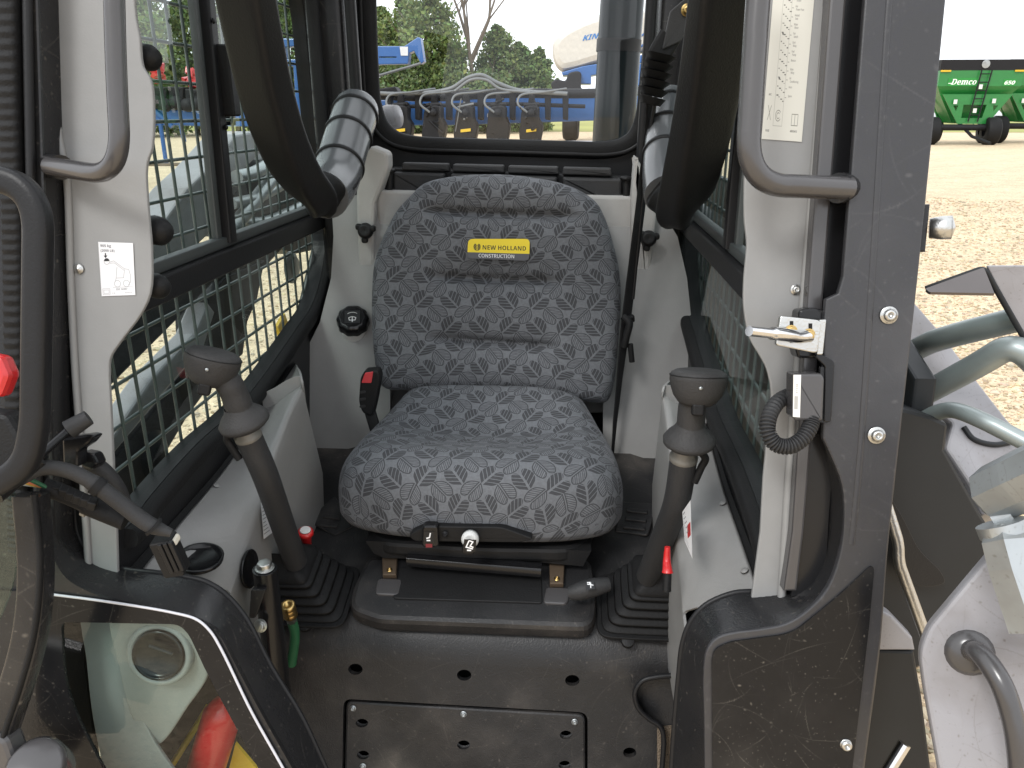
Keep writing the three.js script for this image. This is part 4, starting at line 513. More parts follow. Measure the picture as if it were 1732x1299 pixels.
// ================================================================ SEAT BELT, BUCKLE, WASHER CAP
{ const g = thing('seat_belt', 'dark seat belt strap hanging beside the backrest from a folded rubber boot', 'seat belt');
  const z = [[1162, 14, -1.60], [1138, 60, -1.60], [1122, 100, -1.60]];
  part(g, 'upper_anchor', [plate(onto([[1134, 18, 5], [1160, -4, 4], [1176, 4, 5], [1168, 36, 5], [1152, 70, 4], [1120, 84, 4]], FZ(-1.58)), 0.012, { bev: 0.002 })], M.lever);
  bolt(g, FZ(-1.578)(1162, 17), V(0, 0, 1), 0.011, M.brass);
  part(g, 'webbing', sweep(linePx([[1134, 60], [1112, 100], [1102, 160]], FZ(-1.59), 10), () => sq(0.022, 0.006, 6, 10), { up: V(0, 0, 1) }), M.rubber);
  for (let k = 0; k < 6; k++) { const c = FZ(-1.575)(1114 - k * 2.4 + (k === 0 ? 2 : 0), 98 + k * 14.5); part(g, 'boot_fold', fin(new THREE.CylinderGeometry(0.032 - (k === 5 ? 0.004 : 0), 0.020, 0.013, 5, 1).rotateY(0.6).rotateZ(-0.22).translate(c.x, c.y, c.z)), M.rubber); }
  part(g, 'strap', sweep([[1102, 172, -1.60], [1094, 260, -1.61], [1082, 360, -1.615], [1068, 470, -1.615], [1058, 550, -1.61], [1048, 640, -1.60], [1040, 715, -1.585], [1036, 770, -1.57]].map(k => FZ(k[2])(k[0], k[1])), t => sq(t < 0.6 ? 0.012 : 0.009 - (t - 0.6) * 0.015, 0.0016, 6, 10), { up: V(0.55, 0, 1) }), M.rubber);
  part(g, 'strap_edge', sweep([[1106, 178, -1.585], [1096, 240, -1.60], [1084, 360, -1.62], [1070, 505, -1.62]].map(k => FZ(k[2])(k[0], k[1])), () => sq(0.003, 0.006, 6, 8), { up: V(0.2, 0, 1) }), M.satin);
  part(g, 'tongue', [rbox(FZ(-1.60)(1063, 540), 0.026, 0.016, 0.012, 0.004, [0.2, 0.3, 0.2]), rod(bend([FZ(-1.598)(1054, 535), FZ(-1.59)(1066, 545), FZ(-1.59)(1058, 575), FZ(-1.592)(1056, 586)], 0.02), 0.008), rod([FZ(-1.595)(1066, 582), FZ(-1.595)(1069, 612)], 0.006)], M.rubber);
  const b = thing('belt_buckle', 'black seat belt buckle with red release button beside the cushion', 'belt buckle');
  const p = FZ(-1.50)(622, 668); part(b, 'buckle_body', plate(onto([[609, 640, 5], [616, 628, 4], [640, 626, 6], [643, 640, 4], [636, 680, 6], [630, 706, 8], [612, 700, 8], [606, 680, 6]], FZ(-1.48)), 0.03, { bev: 0.005 }), M.black);
  part(b, 'release_button', plate(onto([[611, 648, 2], [617, 631, 2], [631, 629, 2], [628, 648, 2]], FZ(-1.478)), 0.004, { bev: 0.001 }), M.redSoft);
  for (let k = 0; k < 3; k++) part(b, 'side_rib', plate(onto([[608, 662 + k * 12, 2], [618, 661 + k * 12, 2], [618, 665 + k * 12, 2], [608, 666 + k * 12, 2]], FZ(-1.4785)), 0.002), M.lever);
  part(b, 'stalk', sweep([FZ(-1.495)(624, 690), FZ(-1.47)(640, 742), FZ(-1.45)(650, 790)], () => sq(0.012, 0.005, 5, 12), { up: V(0, 0, 1) }), M.rubber);
  const w = thing('washer_cap', 'round black washer bottle cap with white symbol on the grey corner trim', 'cap'); const q = PL(V(0, 0.28, 1), -1.60 + 0.74 * 0.28)(599, 552), n = V(0.12, 0.75, 0.65).normalize();
  part(w, 'filler_neck', lathe([[0.030, -0.02], [0.030, 0.012], [0.026, 0.014], [0, 0.014]], q, n, 28), M.white);
  const cp = part(w, 'cap', sweep([q.clone().addScaledVector(n, 0.010), q.clone().addScaledVector(n, 0.014), q.clone().addScaledVector(n, 0.032), q.clone().addScaledVector(n, 0.037), q.clone().addScaledVector(n, 0.039)], (t, i) => Array.from({ length: 64 }, (_, k) => { const a = k / 64 * 6.2832, r = [0.034, 0.0365, 0.0355, 0.032, 0.027][i] * (1 + (i < 3 ? 0.03 : 0.015) * Math.cos(a * 10)); return [Math.cos(a) * r, Math.sin(a) * r]; })), M.gloss);
  const ti = canvas(128, 128, x => { x.fillStyle = '#111214'; x.fillRect(0, 0, 128, 128); x.strokeStyle = '#ededed'; x.lineWidth = 6; x.beginPath(); x.moveTo(64, 118); x.lineTo(64, 66); x.moveTo(40, 98); x.lineTo(34, 74); x.quadraticCurveTo(64, 54, 94, 74); x.lineTo(88, 98); x.closePath(); x.stroke(); x.lineWidth = 4; x.beginPath(); x.arc(64, 80, 62, 4.0, 5.4); x.stroke(); });
  const u = V(1, 0, -0.185).normalize(), vv = n.clone().cross(u).normalize(), k = q.clone().addScaledVector(n, 0.0394), c4 = (a, b2) => k.clone().addScaledVector(u, a * 0.017).addScaledVector(vv, b2 * 0.017); part(cp, 'washer_symbol', quad(c4(-1, 1), c4(1, 1), c4(1, -1), c4(-1, -1)), print(ti)); }
// ================================================================ DOOR STRIKER, DOOR SWITCH
{ const g = thing('door_striker', 'zinc plated door striker bolted to the black right pillar', 'door striker');
  const f = FR(-0.012); part(g, 'mounting_bracket', [plate(onto([[1352, 524, 6], [1376, 520, 6], [1398, 526, 4], [1392, 606, 4], [1350, 606, 6], [1346, 590, 5]], FR(0.008)), 0.03, { bev: 0.003 }), plate(onto([[1384, 596, 4], [1412, 612, 6], [1406, 714, 4], [1394, 714, 4], [1396, 620, 4], [1380, 604, 3]], FR(-0.006)), 0.008, { bev: 0.001 })], M.gloss);
  const pl2 = part(g, 'striker_plate', plate(onto([[1320, 534, 4], [1384, 541, 3], [1390, 546, 3], [1383, 596, 3], [1376, 597, 3], [1312, 584, 5]], f), 0.008, { bev: 0.0015 }), M.zinc);
  part(pl2, 'striker_edge', plate(onto([[1386, 541, 2], [1398, 540, 3], [1392, 600, 3], [1382, 600, 2]], FR(-0.008)), 0.01, { bev: 0.001 }), M.zinc);
  for (const [x, y] of [[1338, 560], [1368, 566]]) hexBolt(pl2, FR(-0.0125)(x, y), NF, 0.0055, M.brass, 'clamp_nut');
  for (const [x, y] of [[1339, 548], [1339, 575], [1371, 552]]) part(pl2, 'slot', plate(onto([[x - 3, y - 5], [x + 3, y - 5], [x + 3, y + 5], [x - 3, y + 5]], FR(-0.0126)), 0.001), M.rubber);
  part(g, 'striker_pin', rod(bend([FR(-0.075)(1267, 560), FR(-0.045)(1320, 565), FR(-0.02)(1352, 570), FR(-0.01)(1369, 568)], 0.02), t => t < 0.06 ? 0.0055 : 0.0072, { n: 16 }), M.chrome);
  const s = thing('door_switch', 'grey door switch box with ribbed cable loop on the right pillar', 'door switch');
  const fb = FR(-0.02); const bx = part(s, 'switch_box', plate(onto([[1341, 632, 3], [1390, 632, 4], [1395, 640, 4], [1392, 712, 4], [1348, 712, 3], [1340, 706, 3]], fb), 0.028, { bev: 0.003 }), M.tube);
  const ti = canvas(48, 192, x => { x.fillStyle = '#dedcd6'; x.fillRect(0, 0, 48, 192); x.fillStyle = '#565654'; for (let k = 0; k < 4; k++) x.fillRect(10 + k * 6, 96, 3, 60); x.save(); x.translate(30, 80); x.rotate(-1.57); x.font = '16px sans-serif'; x.fillText('87338', -4, 0); x.restore(); });
  part(bx, 'box_label', quad(FR(-0.0205)(1342, 634), FR(-0.0205)(1355, 634), FR(-0.0205)(1353, 706), FR(-0.0205)(1341, 705)), print(ti));
  part(s, 'mounting_strip', plate(onto([[1388, 620, 3], [1404, 622, 3], [1400, 716, 3], [1386, 714, 3]], FR(-0.003)), 0.006), M.gloss);
  const cp = spline([FR(0.06)(1345, 668), FR(0.035)(1332, 670), FR(0.0)(1312, 684), FR(-0.02)(1300, 708), FR(-0.028)(1299, 732), FR(-0.03)(1312, 751), FR(-0.03)(1334, 755), FR(-0.026)(1356, 743), FR(-0.018)(1370, 722), FR(-0.012)(1374, 706)], 210);
  part(s, 'ribbed_conduit', sweep(cp, (t, i) => circ(i % 5 < 3 ? 0.0092 : 0.0070, 14)), M.lever);
}
// ================================================================ OPEN DOOR AT THE LEFT EDGE, STAY AND HARNESS
{ const d = thing('cab_door', 'open cab door with black hoop handle and red latch at the left pillar', 'door');
  const f = FR(-0.16), hoop = bend([f(-120, 306), f(66, 300), f(60, 720), f(44, 790), f(-120, 880)], 0.055, 14);
  part(d, 'hoop_handle', sweep(hoop, () => sq(0.0135, 0.011, 3, 18), { up: NF }), M.satin);
  part(d, 'red_latch', plate(onto([[-60, 590, 6], [2, 604, 6], [16, 636, 8], [2, 672, 6], [-60, 676, 6]], FR(-0.13)), 0.02, { bev: 0.006 }), M.red);
  part(d, 'latch_housing', plate(onto([[-90, 690, 6], [10, 700, 10], [46, 762, 10], [30, 800, 10], [-90, 810]], FR(-0.125)), 0.03, { bev: 0.006 }), M.black);
  const glo = onto([[-120, 800], [20, 812, 20], [30, 900, 20], [24, 985, 30], [-10, 1070, 30], [-120, 1100]], FR(-0.10));
  part(d, 'door_pane', plate(glo, 0.003), M.glass);
  const fr = linePx([[52, 836], [60, 930], [60, 1000], [50, 1080], [28, 1160], [4, 1230], [-40, 1400]], FR(-0.09), 40);
  part(d, 'door_frame', sweep(fr, () => sq(0.017, 0.013, 5, 16), { up: NF }), M.frame); part(d, 'seal_rib', sweep(linePx([[58, 836], [67, 930], [66, 1000], [56, 1080], [34, 1162], [8, 1240], [-34, 1400]], FR(-0.104), 40), () => sq(0.003, 0.004, 3, 8), { up: NF }), M.rubber);
  part(d, 'door_seal', sweep(linePx([[72, 850], [78, 930], [76, 1000], [66, 1080], [44, 1165], [14, 1260], [-20, 1400]], FR(-0.085), 40), () => sq(0.0065, 0.008, 3, 12), { up: NF }), M.tube);
  part(d, 'door_corner', [plate(onto([[-120, 1210], [8, 1250, 10], [26, 1299], [40, 1400], [-120, 1400]], FR(-0.11)), 0.03, { bev: 0.006 }), lathe([[0, 0.02], [0.026, 0.02], [0.033, 0.012], [0.034, -0.02]], FR(-0.10)(66, 1300), V(0.2, 0.9, 0.5), 28)], M.tube);
  const s = thing('gas_strut', 'black gas strut with ball end bracket on the left pillar', 'gas strut');
  part(s, 'strut_rod', rod([FR(-0.11)(60, 778), FR(-0.06)(122, 722)], 0.0048), M.gloss);
  part(s, 'strut_body', rod([FR(-0.15)(-10, 838), FR(-0.115)(40, 796), FR(-0.108)(64, 774)], 0.0105), M.satin);
  part(s, 'ball_socket', rod([FR(-0.062)(116, 727), FR(-0.052)(150, 706)], t => t > 0.9 ? 0.009 : 0.0112, { n: 16 }), M.lever);
  part(s, 'ball_bracket', [plate(onto([[104, 742, 4], [150, 735, 6], [160, 738, 5], [148, 752, 4], [132, 762, 4], [132, 790, 4], [106, 790, 4]], FR(-0.04)), 0.02, { bev: 0.003 }), plate(onto([[136, 764, 5], [158, 768, 7], [166, 786, 6], [154, 796, 5], [136, 790, 4]], FR(-0.02)), 0.02, { bev: 0.003 })], M.gloss);
  const w = thing('wiring_harness', 'black wiring harness with coloured leads and loose plug over the front sill', 'wiring harness');
  part(w, 'upper_cable', rod(spline([FR(-0.12)(28, 812), FR(-0.10)(70, 792), FR(-0.085)(110, 795), FR(-0.075)(150, 812), FR(-0.065)(200, 848), FR(-0.055)(254, 888), FR(-0.05)(290, 902)], 60), t => t > 0.86 ? 0.0092 - (t - 0.86) * 0.03 : t > 0.5 ? 0.0094 : 0.0085, { n: 14 }), M.lever);
  part(w, 'tape_wrap', [rod([FR(-0.073)(160, 819), FR(-0.071)(172, 827)], 0.0115), rod([FR(-0.056)(258, 889), FR(-0.055)(262, 892)], 0.0122)], M.rubber);
  part(w, 'lower_cable', rod(spline([FR(-0.07)(72, 822), FR(-0.06)(110, 836), FR(-0.05)(160, 858), FR(-0.045)(214, 880)], 40), t => t > 0.55 ? 0.0125 : 0.0105, { n: 14 }), M.rubber);
  for (let k = 0; k < 6; k++) part(w, 'connector_clip', rbox(FR(-0.066)(96 + k * 12, 826 + k * 5.2), 0.010, 0.012, 0.012, 0.002, [0.2, 0.2, -0.4]), M.black);
  part(w, 'tape_end', rod([FR(-0.045)(146, 853), FR(-0.044)(153, 856)], 0.0145), mat([0.32, 0.30, 0.26], 0.8));
  [[M.green, 0], [mat([0.75, 0.22, 0.12], 0.5), 1], [mat([0.72, 0.45, 0.06], 0.5), 2], [mat([0.6, 0.6, 0.55], 0.5), 3]].forEach(([m, k]) => part(w, 'lead', rod(spline([FR(-0.09)(34 - k * 2, 806 + k * 3), FR(-0.085)(52 - k * 4, 812 + k * 2), FR(-0.075)(78 - k * 5, 824 - k)], 14), 0.0026, { n: 8 }), m));
  part(w, 'sheath', rod(spline([FR(0.0)(150, 780), FR(0.01)(176, 800), FR(0.02)(196, 826), FR(0.03)(206, 850)], 24), 0.0115), M.lever);
  const pg = part(w, 'loose_plug', [rbox(FR(-0.03)(288, 938), 0.026, 0.052, 0.024, 0.003, [0.1, 0.1, 0.18])], M.black);
  for (const [x, y] of [[281, 940], [290, 938], [299, 936]]) part(pg, 'plug_rib', rbox(FR(-0.043)(x, y + 4), 0.005, 0.042, 0.006, 0.001, [0.1, 0.1, 0.18]), M.satin);
  part(pg, 'plug_tip', rbox(FR(-0.034)(290, 914), 0.017, 0.009, 0.016, 0.003, [0.1, 0.1, 0.2]), mat([0.70, 0.66, 0.56], 0.85));
}
// ================================================================ POST WITH BOLT, BRASS VALVE, EXTINGUISHER IN THE FOOTWELL
{ const p = thing('park_brake_post', 'upright black steel post with hex bolt on top beside the left lever boot', 'post');
  const top = FZ(-0.98)(448, 962), bot = FZ(-0.99)(474, 1180); part(p, 'post_tube', rod([top, bot], 0.0185, { n: 24 }), M.gloss);
  hexBolt(p, top.clone().add(V(0, 0.0005, 0)), V(0, 1, 0.06), 0.0115);
  part(p, 'link_plate', plate(onto([[424, 998, 3], [449, 998, 3], [432, 1046, 4], [421, 1046, 4]], FZ(-0.955)), 0.008, { bev: 0.001 }), M.frame);
  hexBolt(p, FZ(-0.955)(441, 1058), V(-0.1, 0.3, 1), 0.0085);
  const b = thing('air_valve', 'brass threaded valve on a green hose beside the black post', 'valve'); const q = FZ(-1.05)(490, 1036);
  part(b, 'brass_head', lathe([[0, 0.018], [0.004, 0.018], [0.005, 0.022], [0.0095, 0.023], [0.012, 0.020], [0.012, 0.014], [0.0105, 0.013], [0.0105, 0.011], [0.012, 0.010], [0.012, 0.003], [0.0105, 0.002], [0.0105, 0], [0.012, -0.001], [0.012, -0.008], [0.008, -0.010]], q, V(0.05, 1, 0.35), 24), M.brass);
  part(b, 'collar', lathe([[0.0085, -0.010], [0.0085, -0.024], [0, -0.024]], q, V(0.05, 1, 0.35), 8), M.zinc);
  part(b, 'green_hose', rod(spline([q.clone().add(V(-0.001, -0.022, -0.008)), q.clone().add(V(-0.004, -0.06, -0.02)), q.clone().add(V(-0.02, -0.13, -0.03))], 14), 0.0085), M.green);
  const x = thing('fire_extinguisher', 'red cylinder lying in the footwell behind the lower glass', 'fire extinguisher');
  const a = FZ(-0.86)(380, 1196), c = FZ(-0.84)(318, 1400), ax = c.clone().sub(a).normalize(); part(x, 'bottle', sweep([a.clone().addScaledVector(ax, -0.012), a.clone().addScaledVector(ax, -0.004), a.clone().addScaledVector(ax, 0.012), c], (t, i) => circ([0.010, 0.020, 0.0275, 0.0275][i], 28)), M.red);
  const st = thing('warning_strip', 'yellow painted bar along the footwell behind the lower glass', 'bar'); part(st, 'bar', sweep([FZ(-0.90)(352, 1196), FZ(-0.86)(262, 1340)], () => sq(0.006, 0.004, 4, 10)), M.yellow); part(st, 'bar_end', plate(onto([[398, 1258], [442, 1310], [440, 1360], [380, 1330]], FZ(-0.88)), 0.005), M.yellow);
  const t = thing('footwell_trim', 'light grey footwell trim with round black louvre seen through the lower left glass', 'trim panel');
  part(t, 'trim_column', plate(spline([[140, 1030], [197, 1040], [206, 1110], [226, 1180], [262, 1256], [310, 1330], [330, 1400], [200, 1400], [172, 1290], [156, 1210], [146, 1120]].map(p2 => FR(0.05)(...p2)), 60, true), 0.006, { bev: 0.0015 }), M.trim);
  part(t, 'trim_face', plate(spline([[190, 1030], [300, 1040], [352, 1070], [352, 1140], [318, 1195], [262, 1262], [230, 1230], [200, 1130]].map(p2 => FZ(-0.797)(...p2)), 60, true), 0.01, { bev: 0.003 }), M.shell);
  const lv = part(t, 'louvre', lathe([[0.034, 0.006], [0.033, 0.010], [0.029, 0.010], [0.028, 0.002], [0, 0.002]], FZ(-0.792)(272, 1104), V(0.05, 0.25, 1), 32), M.gloss);
  part(lv, 'louvre_ring', lathe([[0.044, 0], [0.042, 0.006], [0.036, 0.008], [0.034, 0.004]], FZ(-0.794)(272, 1104), V(0.05, 0.25, 1), 32), M.shell);
  part(lv, 'louvre_bar', rod([FZ(-0.785)(252, 1092), FZ(-0.785)(292, 1106)], 0.002), M.lever);
}

// ================================================================ MACHINE OUTSIDE THE CAB
{ const h = thing('engine_hood', 'pale grey engine hood of the loader behind the rear window', 'engine hood');
  part(h, 'hood_top', rbox(V(CX, 1.335, -2.55), 1.0, 0.12, 1.1, 0.03), M.armPale);
  part(h, 'hood_lip', rbox(FZ(-2.05)(860, 258), 0.70, 0.03, 0.03, 0.008), M.white);
  part(h, 'side_box', rbox(V(CX, 0.85, -2.55), 1.05, 0.85, 1.1, 0.03), M.armPale);
  const w = thing('work_lamp', 'grey round work lamp outside the lower corner of the rear window', 'lamp'); const p = FZ(-2.1)(648, 200);
  part(w, 'lamp_housing', lathe([[0, 0], [0.028, 0], [0.032, 0.015], [0.028, 0.045], [0, 0.05]], p, V(0.9, 0.1, 0.25), 24), M.armPale); part(w, 'lamp_stem', rod([p.clone().add(V(-0.02, 0, 0)), p.clone().add(V(-0.03, -0.13, 0))], 0.018), M.armDark);
  const e = thing('exhaust_stack', 'dark upright exhaust stack rising behind the rear window', 'exhaust pipe');
  const a = FZ(-2.2)(1035, 270), r = 0.056; part(e, 'pipe', sweep([a.clone().add(V(0, -0.15, 0)), a, a.clone().add(V(0.012, 0.5, 0)), a.clone().add(V(0.016, 1.0, 0))], () => circ(r, 36)), mat([0.014, 0.020, 0.022], 0.2, { map: T.soft, specularIntensity: 0.5 }));
  part(e, 'heat_band', sweep([a.clone().add(V(0.005, 0.27, 0)), a.clone().add(V(0.006, 0.30, 0))], () => circ(r + 0.002, 36), { caps: false }), M.armDark);
}
function liftArm(label, K) {
  const g = thing('lift_arm', label, 'lift arm', 'lift arms either side of the cab'), X = -0.80, f = FX(X), P = l => K(l.map(p => f(p[0], p[1])));
  if (K !== mirL) {
  part(g, 'upper_beam', plate(P([[60, 660], [120, 590], [190, 520], [260, 470], [300, 452], [420, 402], [470, 392], [480, 420], [440, 462], [362, 478], [286, 556], [187, 655], [60, 785]]), 0.02, { bev: 0.006 }), M.armDark);
  part(g, 'top_plate', plate(K([[187, 745], [258, 640], [330, 565], [352, 512], [364, 528], [345, 588], [280, 662], [190, 772], [150, 830], [140, 810]].map(p => FX(X + 0.015)(p[0], p[1]))), 0.045, { bev: 0.005 }), M.armPale);  // sky reflected in the arm top is put into this pale colour
  part(g, 'lower_beam', plate(P([[100, 900], [190, 775], [345, 592], [420, 540], [412, 600], [366, 640], [318, 706], [262, 800], [190, 930], [100, 1040]]), 0.02, { bev: 0.006 }), M.armDark);
  part(g, 'cross_plate', plate(K([[352, 505], [380, 470], [448, 440], [436, 505], [400, 590], [356, 590]].map(p => FX(X + 0.004)(p[0], p[1]))), 0.08, { bev: 0.004 }), M.armDark);
  }
  part(g, 'side_plate', plate(K([[232, 470], [262, 395], [318, 318], [352, 285], [400, 228], [432, 222], [450, 250], [400, 300], [372, 380], [300, 446]].map(p => FX(X - 0.02)(p[0], p[1]))), 0.08, { bev: 0.005 }), M.armPale);  // upper arm surface, its sky reflection coloured in as a pale tone
  part(g, 'rear_link', plate(K([[398, 330], [440, 270], [500, 240], [545, 250], [545, 420], [500, 430], [430, 405], [395, 400]].map(p => FX(X - 0.03)(p[0], p[1]))), 0.08, { bev: 0.005 }), M.armDark);
  for (const [a, b, r] of [[[372, 410], [470, 290], 0.018], [[400, 300], [478, 262], 0.016], [[392, 345], [500, 300], 0.013], [[410, 380], [510, 350], 0.016]]) part(g, 'hydraulic_line', rod(spline(K([FX(X + 0.03)(...a), FX(X + 0.035)((a[0] + b[0]) / 2 - 6, (a[1] + b[1]) / 2 + 10), FX(X + 0.03)(...b)]), 16), r), M.galv);
  const pv = K([FX(X + 0.02)(490, 452)])[0]; part(g, 'pivot_pin', lathe([[0, 0.02], [0.028, 0.02], [0.030, 0.012], [0.045, 0.010], [0.045, 0]], pv, V(K === mirL ? -1 : 1, 0, 0), 24), M.galv);
  const hs = K([FX(X + 0.01)(262, 770)])[0]; part(g, 'lower_pivot', lathe([[0, 0.015], [0.02, 0.015], [0.03, 0.01], [0.05, 0]], hs, V(K === mirL ? -1 : 1, 0, 0), 24), M.armDark);
  if (K === mirL) part(g, 'inner_guard', plate([V(0.46, 0.62, -0.95), V(0.46, 1.16, -1.02), V(0.47, 1.30, -1.5), V(0.48, 1.30, -3.3), V(0.48, 0.62, -3.3)].map(p => V(0.47, p.y, p.z)), 0.03, { bev: 0.004 }), M.armDark);
  part(g, 'yellow_mark', plate(K([[470, 552], [482, 530], [488, 548], [476, 572]].map(p => FX(X - 0.03)(p[0], p[1]))), 0.01), M.yellow);
}
// arm
liftArm('dark lift arm with sky reflection coloured into its top plate outside the left mesh window', l => l);
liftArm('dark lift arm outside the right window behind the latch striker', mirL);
// ---- hydraulic tubes, arm plates and attachment at the right
{ const t1 = thing('hydraulic_tube', 'thick grey steel tube running out under the folded arm plate', 'hydraulic tube', 'steel tubes right of the pillar');
  part(t1, 'tube', rod(bend([FZ(-1.20)(1470, 640), FZ(-1.16)(1560, 584), FZ(-1.08)(1600, 570), FZ(-1.0)(1730, 538)], 0.06), 0.0165, { n: 18 }), M.steelTube);
  const t2 = thing('hydraulic_tube', 'thick grey steel tube with a kink between two other steel tubes', 'hydraulic tube', 'steel tubes right of the pillar');
  part(t2, 'tube', rod(bend([FZ(-1.15)(1460, 722), FZ(-1.08)(1560, 668), FZ(-1.0)(1660, 614), FZ(-0.97)(1715, 580), FZ(-0.95)(1780, 640)], 0.05), 0.0165, { n: 18 }), M.steelTube);
  const t3 = thing('hydraulic_tube', 'thinner bent steel tube crossing the black fender to the zinc coupler', 'hydraulic tube', 'steel tubes right of the pillar');
  part(t3, 'tube', rod(bend([FZ(-1.12)(1460, 772), FZ(-1.02)(1545, 718), FZ(-0.98)(1598, 690), FZ(-0.92)(1640, 700), FZ(-0.85)(1790, 776)], 0.05), 0.0105, { n: 16 }), M.steelTube);
  const SL = (k) => PL(V(0.10, 0.72, 0.69), 0.10 * 0.70 + 0.72 * 1.13 + 0.69 * -1.20 + k);
  const ar = thing('attachment_arm', 'loader arm plate coloured pale for reflected sky lying behind the steel tubes', 'loader arm');
  part(ar, 'arm_plate', plate(onto([[1520, 490], [1548, 512], [1592, 562], [1650, 640], [1706, 712, 10], [1760, 760], [1740, 860], [1664, 870, 6], [1640, 818], [1600, 758, 5], [1612, 716, 6], [1580, 690], [1520, 640]], SL(0)), 0.06, { bev: 0.004 }), M.armPale);  // pale tone stands in for sky mirrored by the metal
  part(ar, 'arm_boss', rod(linePx([[1630, 722], [1646, 742], [1680, 752], [1710, 748]], SL(0.003), 20), 0.004), M.armDark);
  const fd = thing('fender', 'black moulded fender below the steel tubes', 'fender');
  part(fd, 'fender_skin', plate(onto([[1480, 700], [1530, 690, 8], [1574, 702, 8], [1606, 716, 8], [1600, 760], [1660, 868, 10], [1700, 930], [1640, 1020, 20], [1560, 1130, 10], [1440, 1150]], PL(V(0.25, 0.1, 1), 0.25 * 0.55 - 0.98 + 0.1)), 0.12, { bev: 0.006 }), M.armDark);
  part(fd, 'mud_flap', plate(linePx([[1500, 830], [1530, 880], [1556, 930], [1592, 968], [1598, 985], [1578, 992], [1546, 988], [1520, 960]], PL(V(0.25, 0.1, 1), 0.25 * 0.55 - 0.955 + 0.1), 40), 0.006, { bev: 0.001 }), M.satin);
  const fp = thing('folded_guard_plate', 'pale folded guard plate with dark cut edge above the steel tubes', 'guard plate');
  part(fp, 'guard_face', plate(onto([[1670, 450, 6], [1800, 450], [1800, 690], [1732, 568]], FZ(-0.98)), 0.006, { bev: 0.001 }), M.armPale);  // reflected sky is part of this pale face colour
  part(fp, 'guard_return', plate(onto([[1565, 488, 3], [1664, 452, 4], [1682, 496], [1572, 494, 3]], PL(V(-0.2, 1, 0.55), -0.2 * 0.6 + 1.355 + 0.55 * -0.98)), 0.004), mat([0.16, 0.145, 0.14], 0.08, { metal: 0.7 }));
  part(fp, 'guard_edge', rod(bend([FZ(-0.985)(1566, 488), FZ(-0.98)(1664, 453), FZ(-0.975)(1800, 690)], 0.008), 0.0036, { n: 8 }), M.armDark);
  const cp = thing('coupler_plate', 'pale grey attachment plate with bent black handle at the right pillar foot', 'attachment plate');
  part(cp, 'plate_face', plate(onto([[1690, 922], [1572, 1062, 14], [1556, 1104, 20], [1564, 1164], [1594, 1330], [1610, 1420], [1900, 1420], [1900, 922]], PL(V(-0.25, 0.35, 1), -0.25 * 0.45 + 0.35 * 1.0 - 0.70)), 0.02, { bev: 0.004 }), M.armPale);
  const fh = k => PL(V(-0.25, 0.35, 1), -0.25 * 0.45 + 0.35 * 1.0 - 0.70 + k);
  part(cp, 'handle_weld', lathe([[0, 0.012], [0.014, 0.011], [0.021, 0.005], [0.024, 0]], fh(0)(1640, 1104), V(-0.25, 0.35, 1), 20), M.tube);
  part(cp, 'bent_handle', rod(spline([fh(-0.004)(1634, 1100), fh(0.03)(1658, 1106), fh(0.05)(1690, 1150), fh(0.055)(1712, 1210), fh(0.055)(1724, 1280), fh(0.05)(1726, 1360)], 40), 0.0105, { n: 16 }), M.tube);
  const cf = thing('coupler_fitting', 'zinc plated hydraulic coupler fitting above the attachment plate', 'hose fitting', 'zinc coupler fittings');
  part(cf, 'coupler_body', sweep([FZ(-0.72)(1672, 838), FZ(-0.715)(1682, 834), FZ(-0.69)(1730, 812), FZ(-0.66)(1800, 780)], (t, i) => circ(i ? 0.028 : 0.022, 8), { smooth: false }), M.galv);
  part(cf, 'coupler_collar', sweep([FZ(-0.70)(1682, 880), FZ(-0.695)(1712, 868)], () => circ(0.011, 16)), M.galv);
  const c2 = thing('coupler_fitting', 'zinc hex nut fitting pointing down at the attachment plate', 'hose fitting', 'zinc coupler fittings');
  part(c2, 'hex_body', sweep([FZ(-0.68)(1700, 902), FZ(-0.672)(1704, 916), FZ(-0.66)(1716, 958), FZ(-0.63)(1752, 1064)], (t, i) => circ([0.018, 0.023, 0.024, 0.024][i], 6), { smooth: false }), M.galv);
  part(c2, 'hex_collar', sweep([FZ(-0.685)(1692, 884), FZ(-0.68)(1700, 904)], () => circ(0.022, 20)), M.galv);
  const cr = thing('cylinder_rod', 'bright polished rod running down beside the black fender', 'cylinder rod');
  part(cr, 'rod', rod(bend([FZ(-0.88)(1498, 850), FZ(-0.87)(1520, 918), FZ(-0.865)(1520, 950), FZ(-0.84)(1600, 1170)], 0.03), 0.0068, { n: 14 }), M.zinc);
  const lf = thing('lower_link', 'dark steel link plate below the polished rod', 'link plate');
  part(lf, 'link_face', plate(onto([[1430, 1098], [1546, 1102], [1560, 1180], [1590, 1420], [1400, 1420]], FZ(-0.90)), 0.03, { bev: 0.004 }), M.armDark);
  part(lf, 'link_flange', plate(onto([[1480, 1030], [1506, 1040, 10], [1544, 1080], [1548, 1100], [1470, 1100]], FZ(-0.895)), 0.02, { bev: 0.003 }), M.armPale);
  part(lf, 'link_pin', rod([FZ(-0.80)(1480, 1340), FZ(-0.82)(1530, 1258)], 0.008), M.chrome);
  const tyre = thing('front_tyre', 'black front tyre edge showing beside the pale arm plate', 'tyre');
  { const c = FZ(-1.3)(1768, 806), r = 0.10; const pts = []; for (let k = 0; k < 40; k++) { const a = k / 40 * 6.2832; pts.push(c.clone().add(V(Math.cos(a) * 0.07, Math.sin(a) * r * 0.7, Math.sin(a) * r * 0.7))); } part(tyre, 'tread', rod(pts, 0.04, { closed: true, n: 12 }), M.rubber); }
}
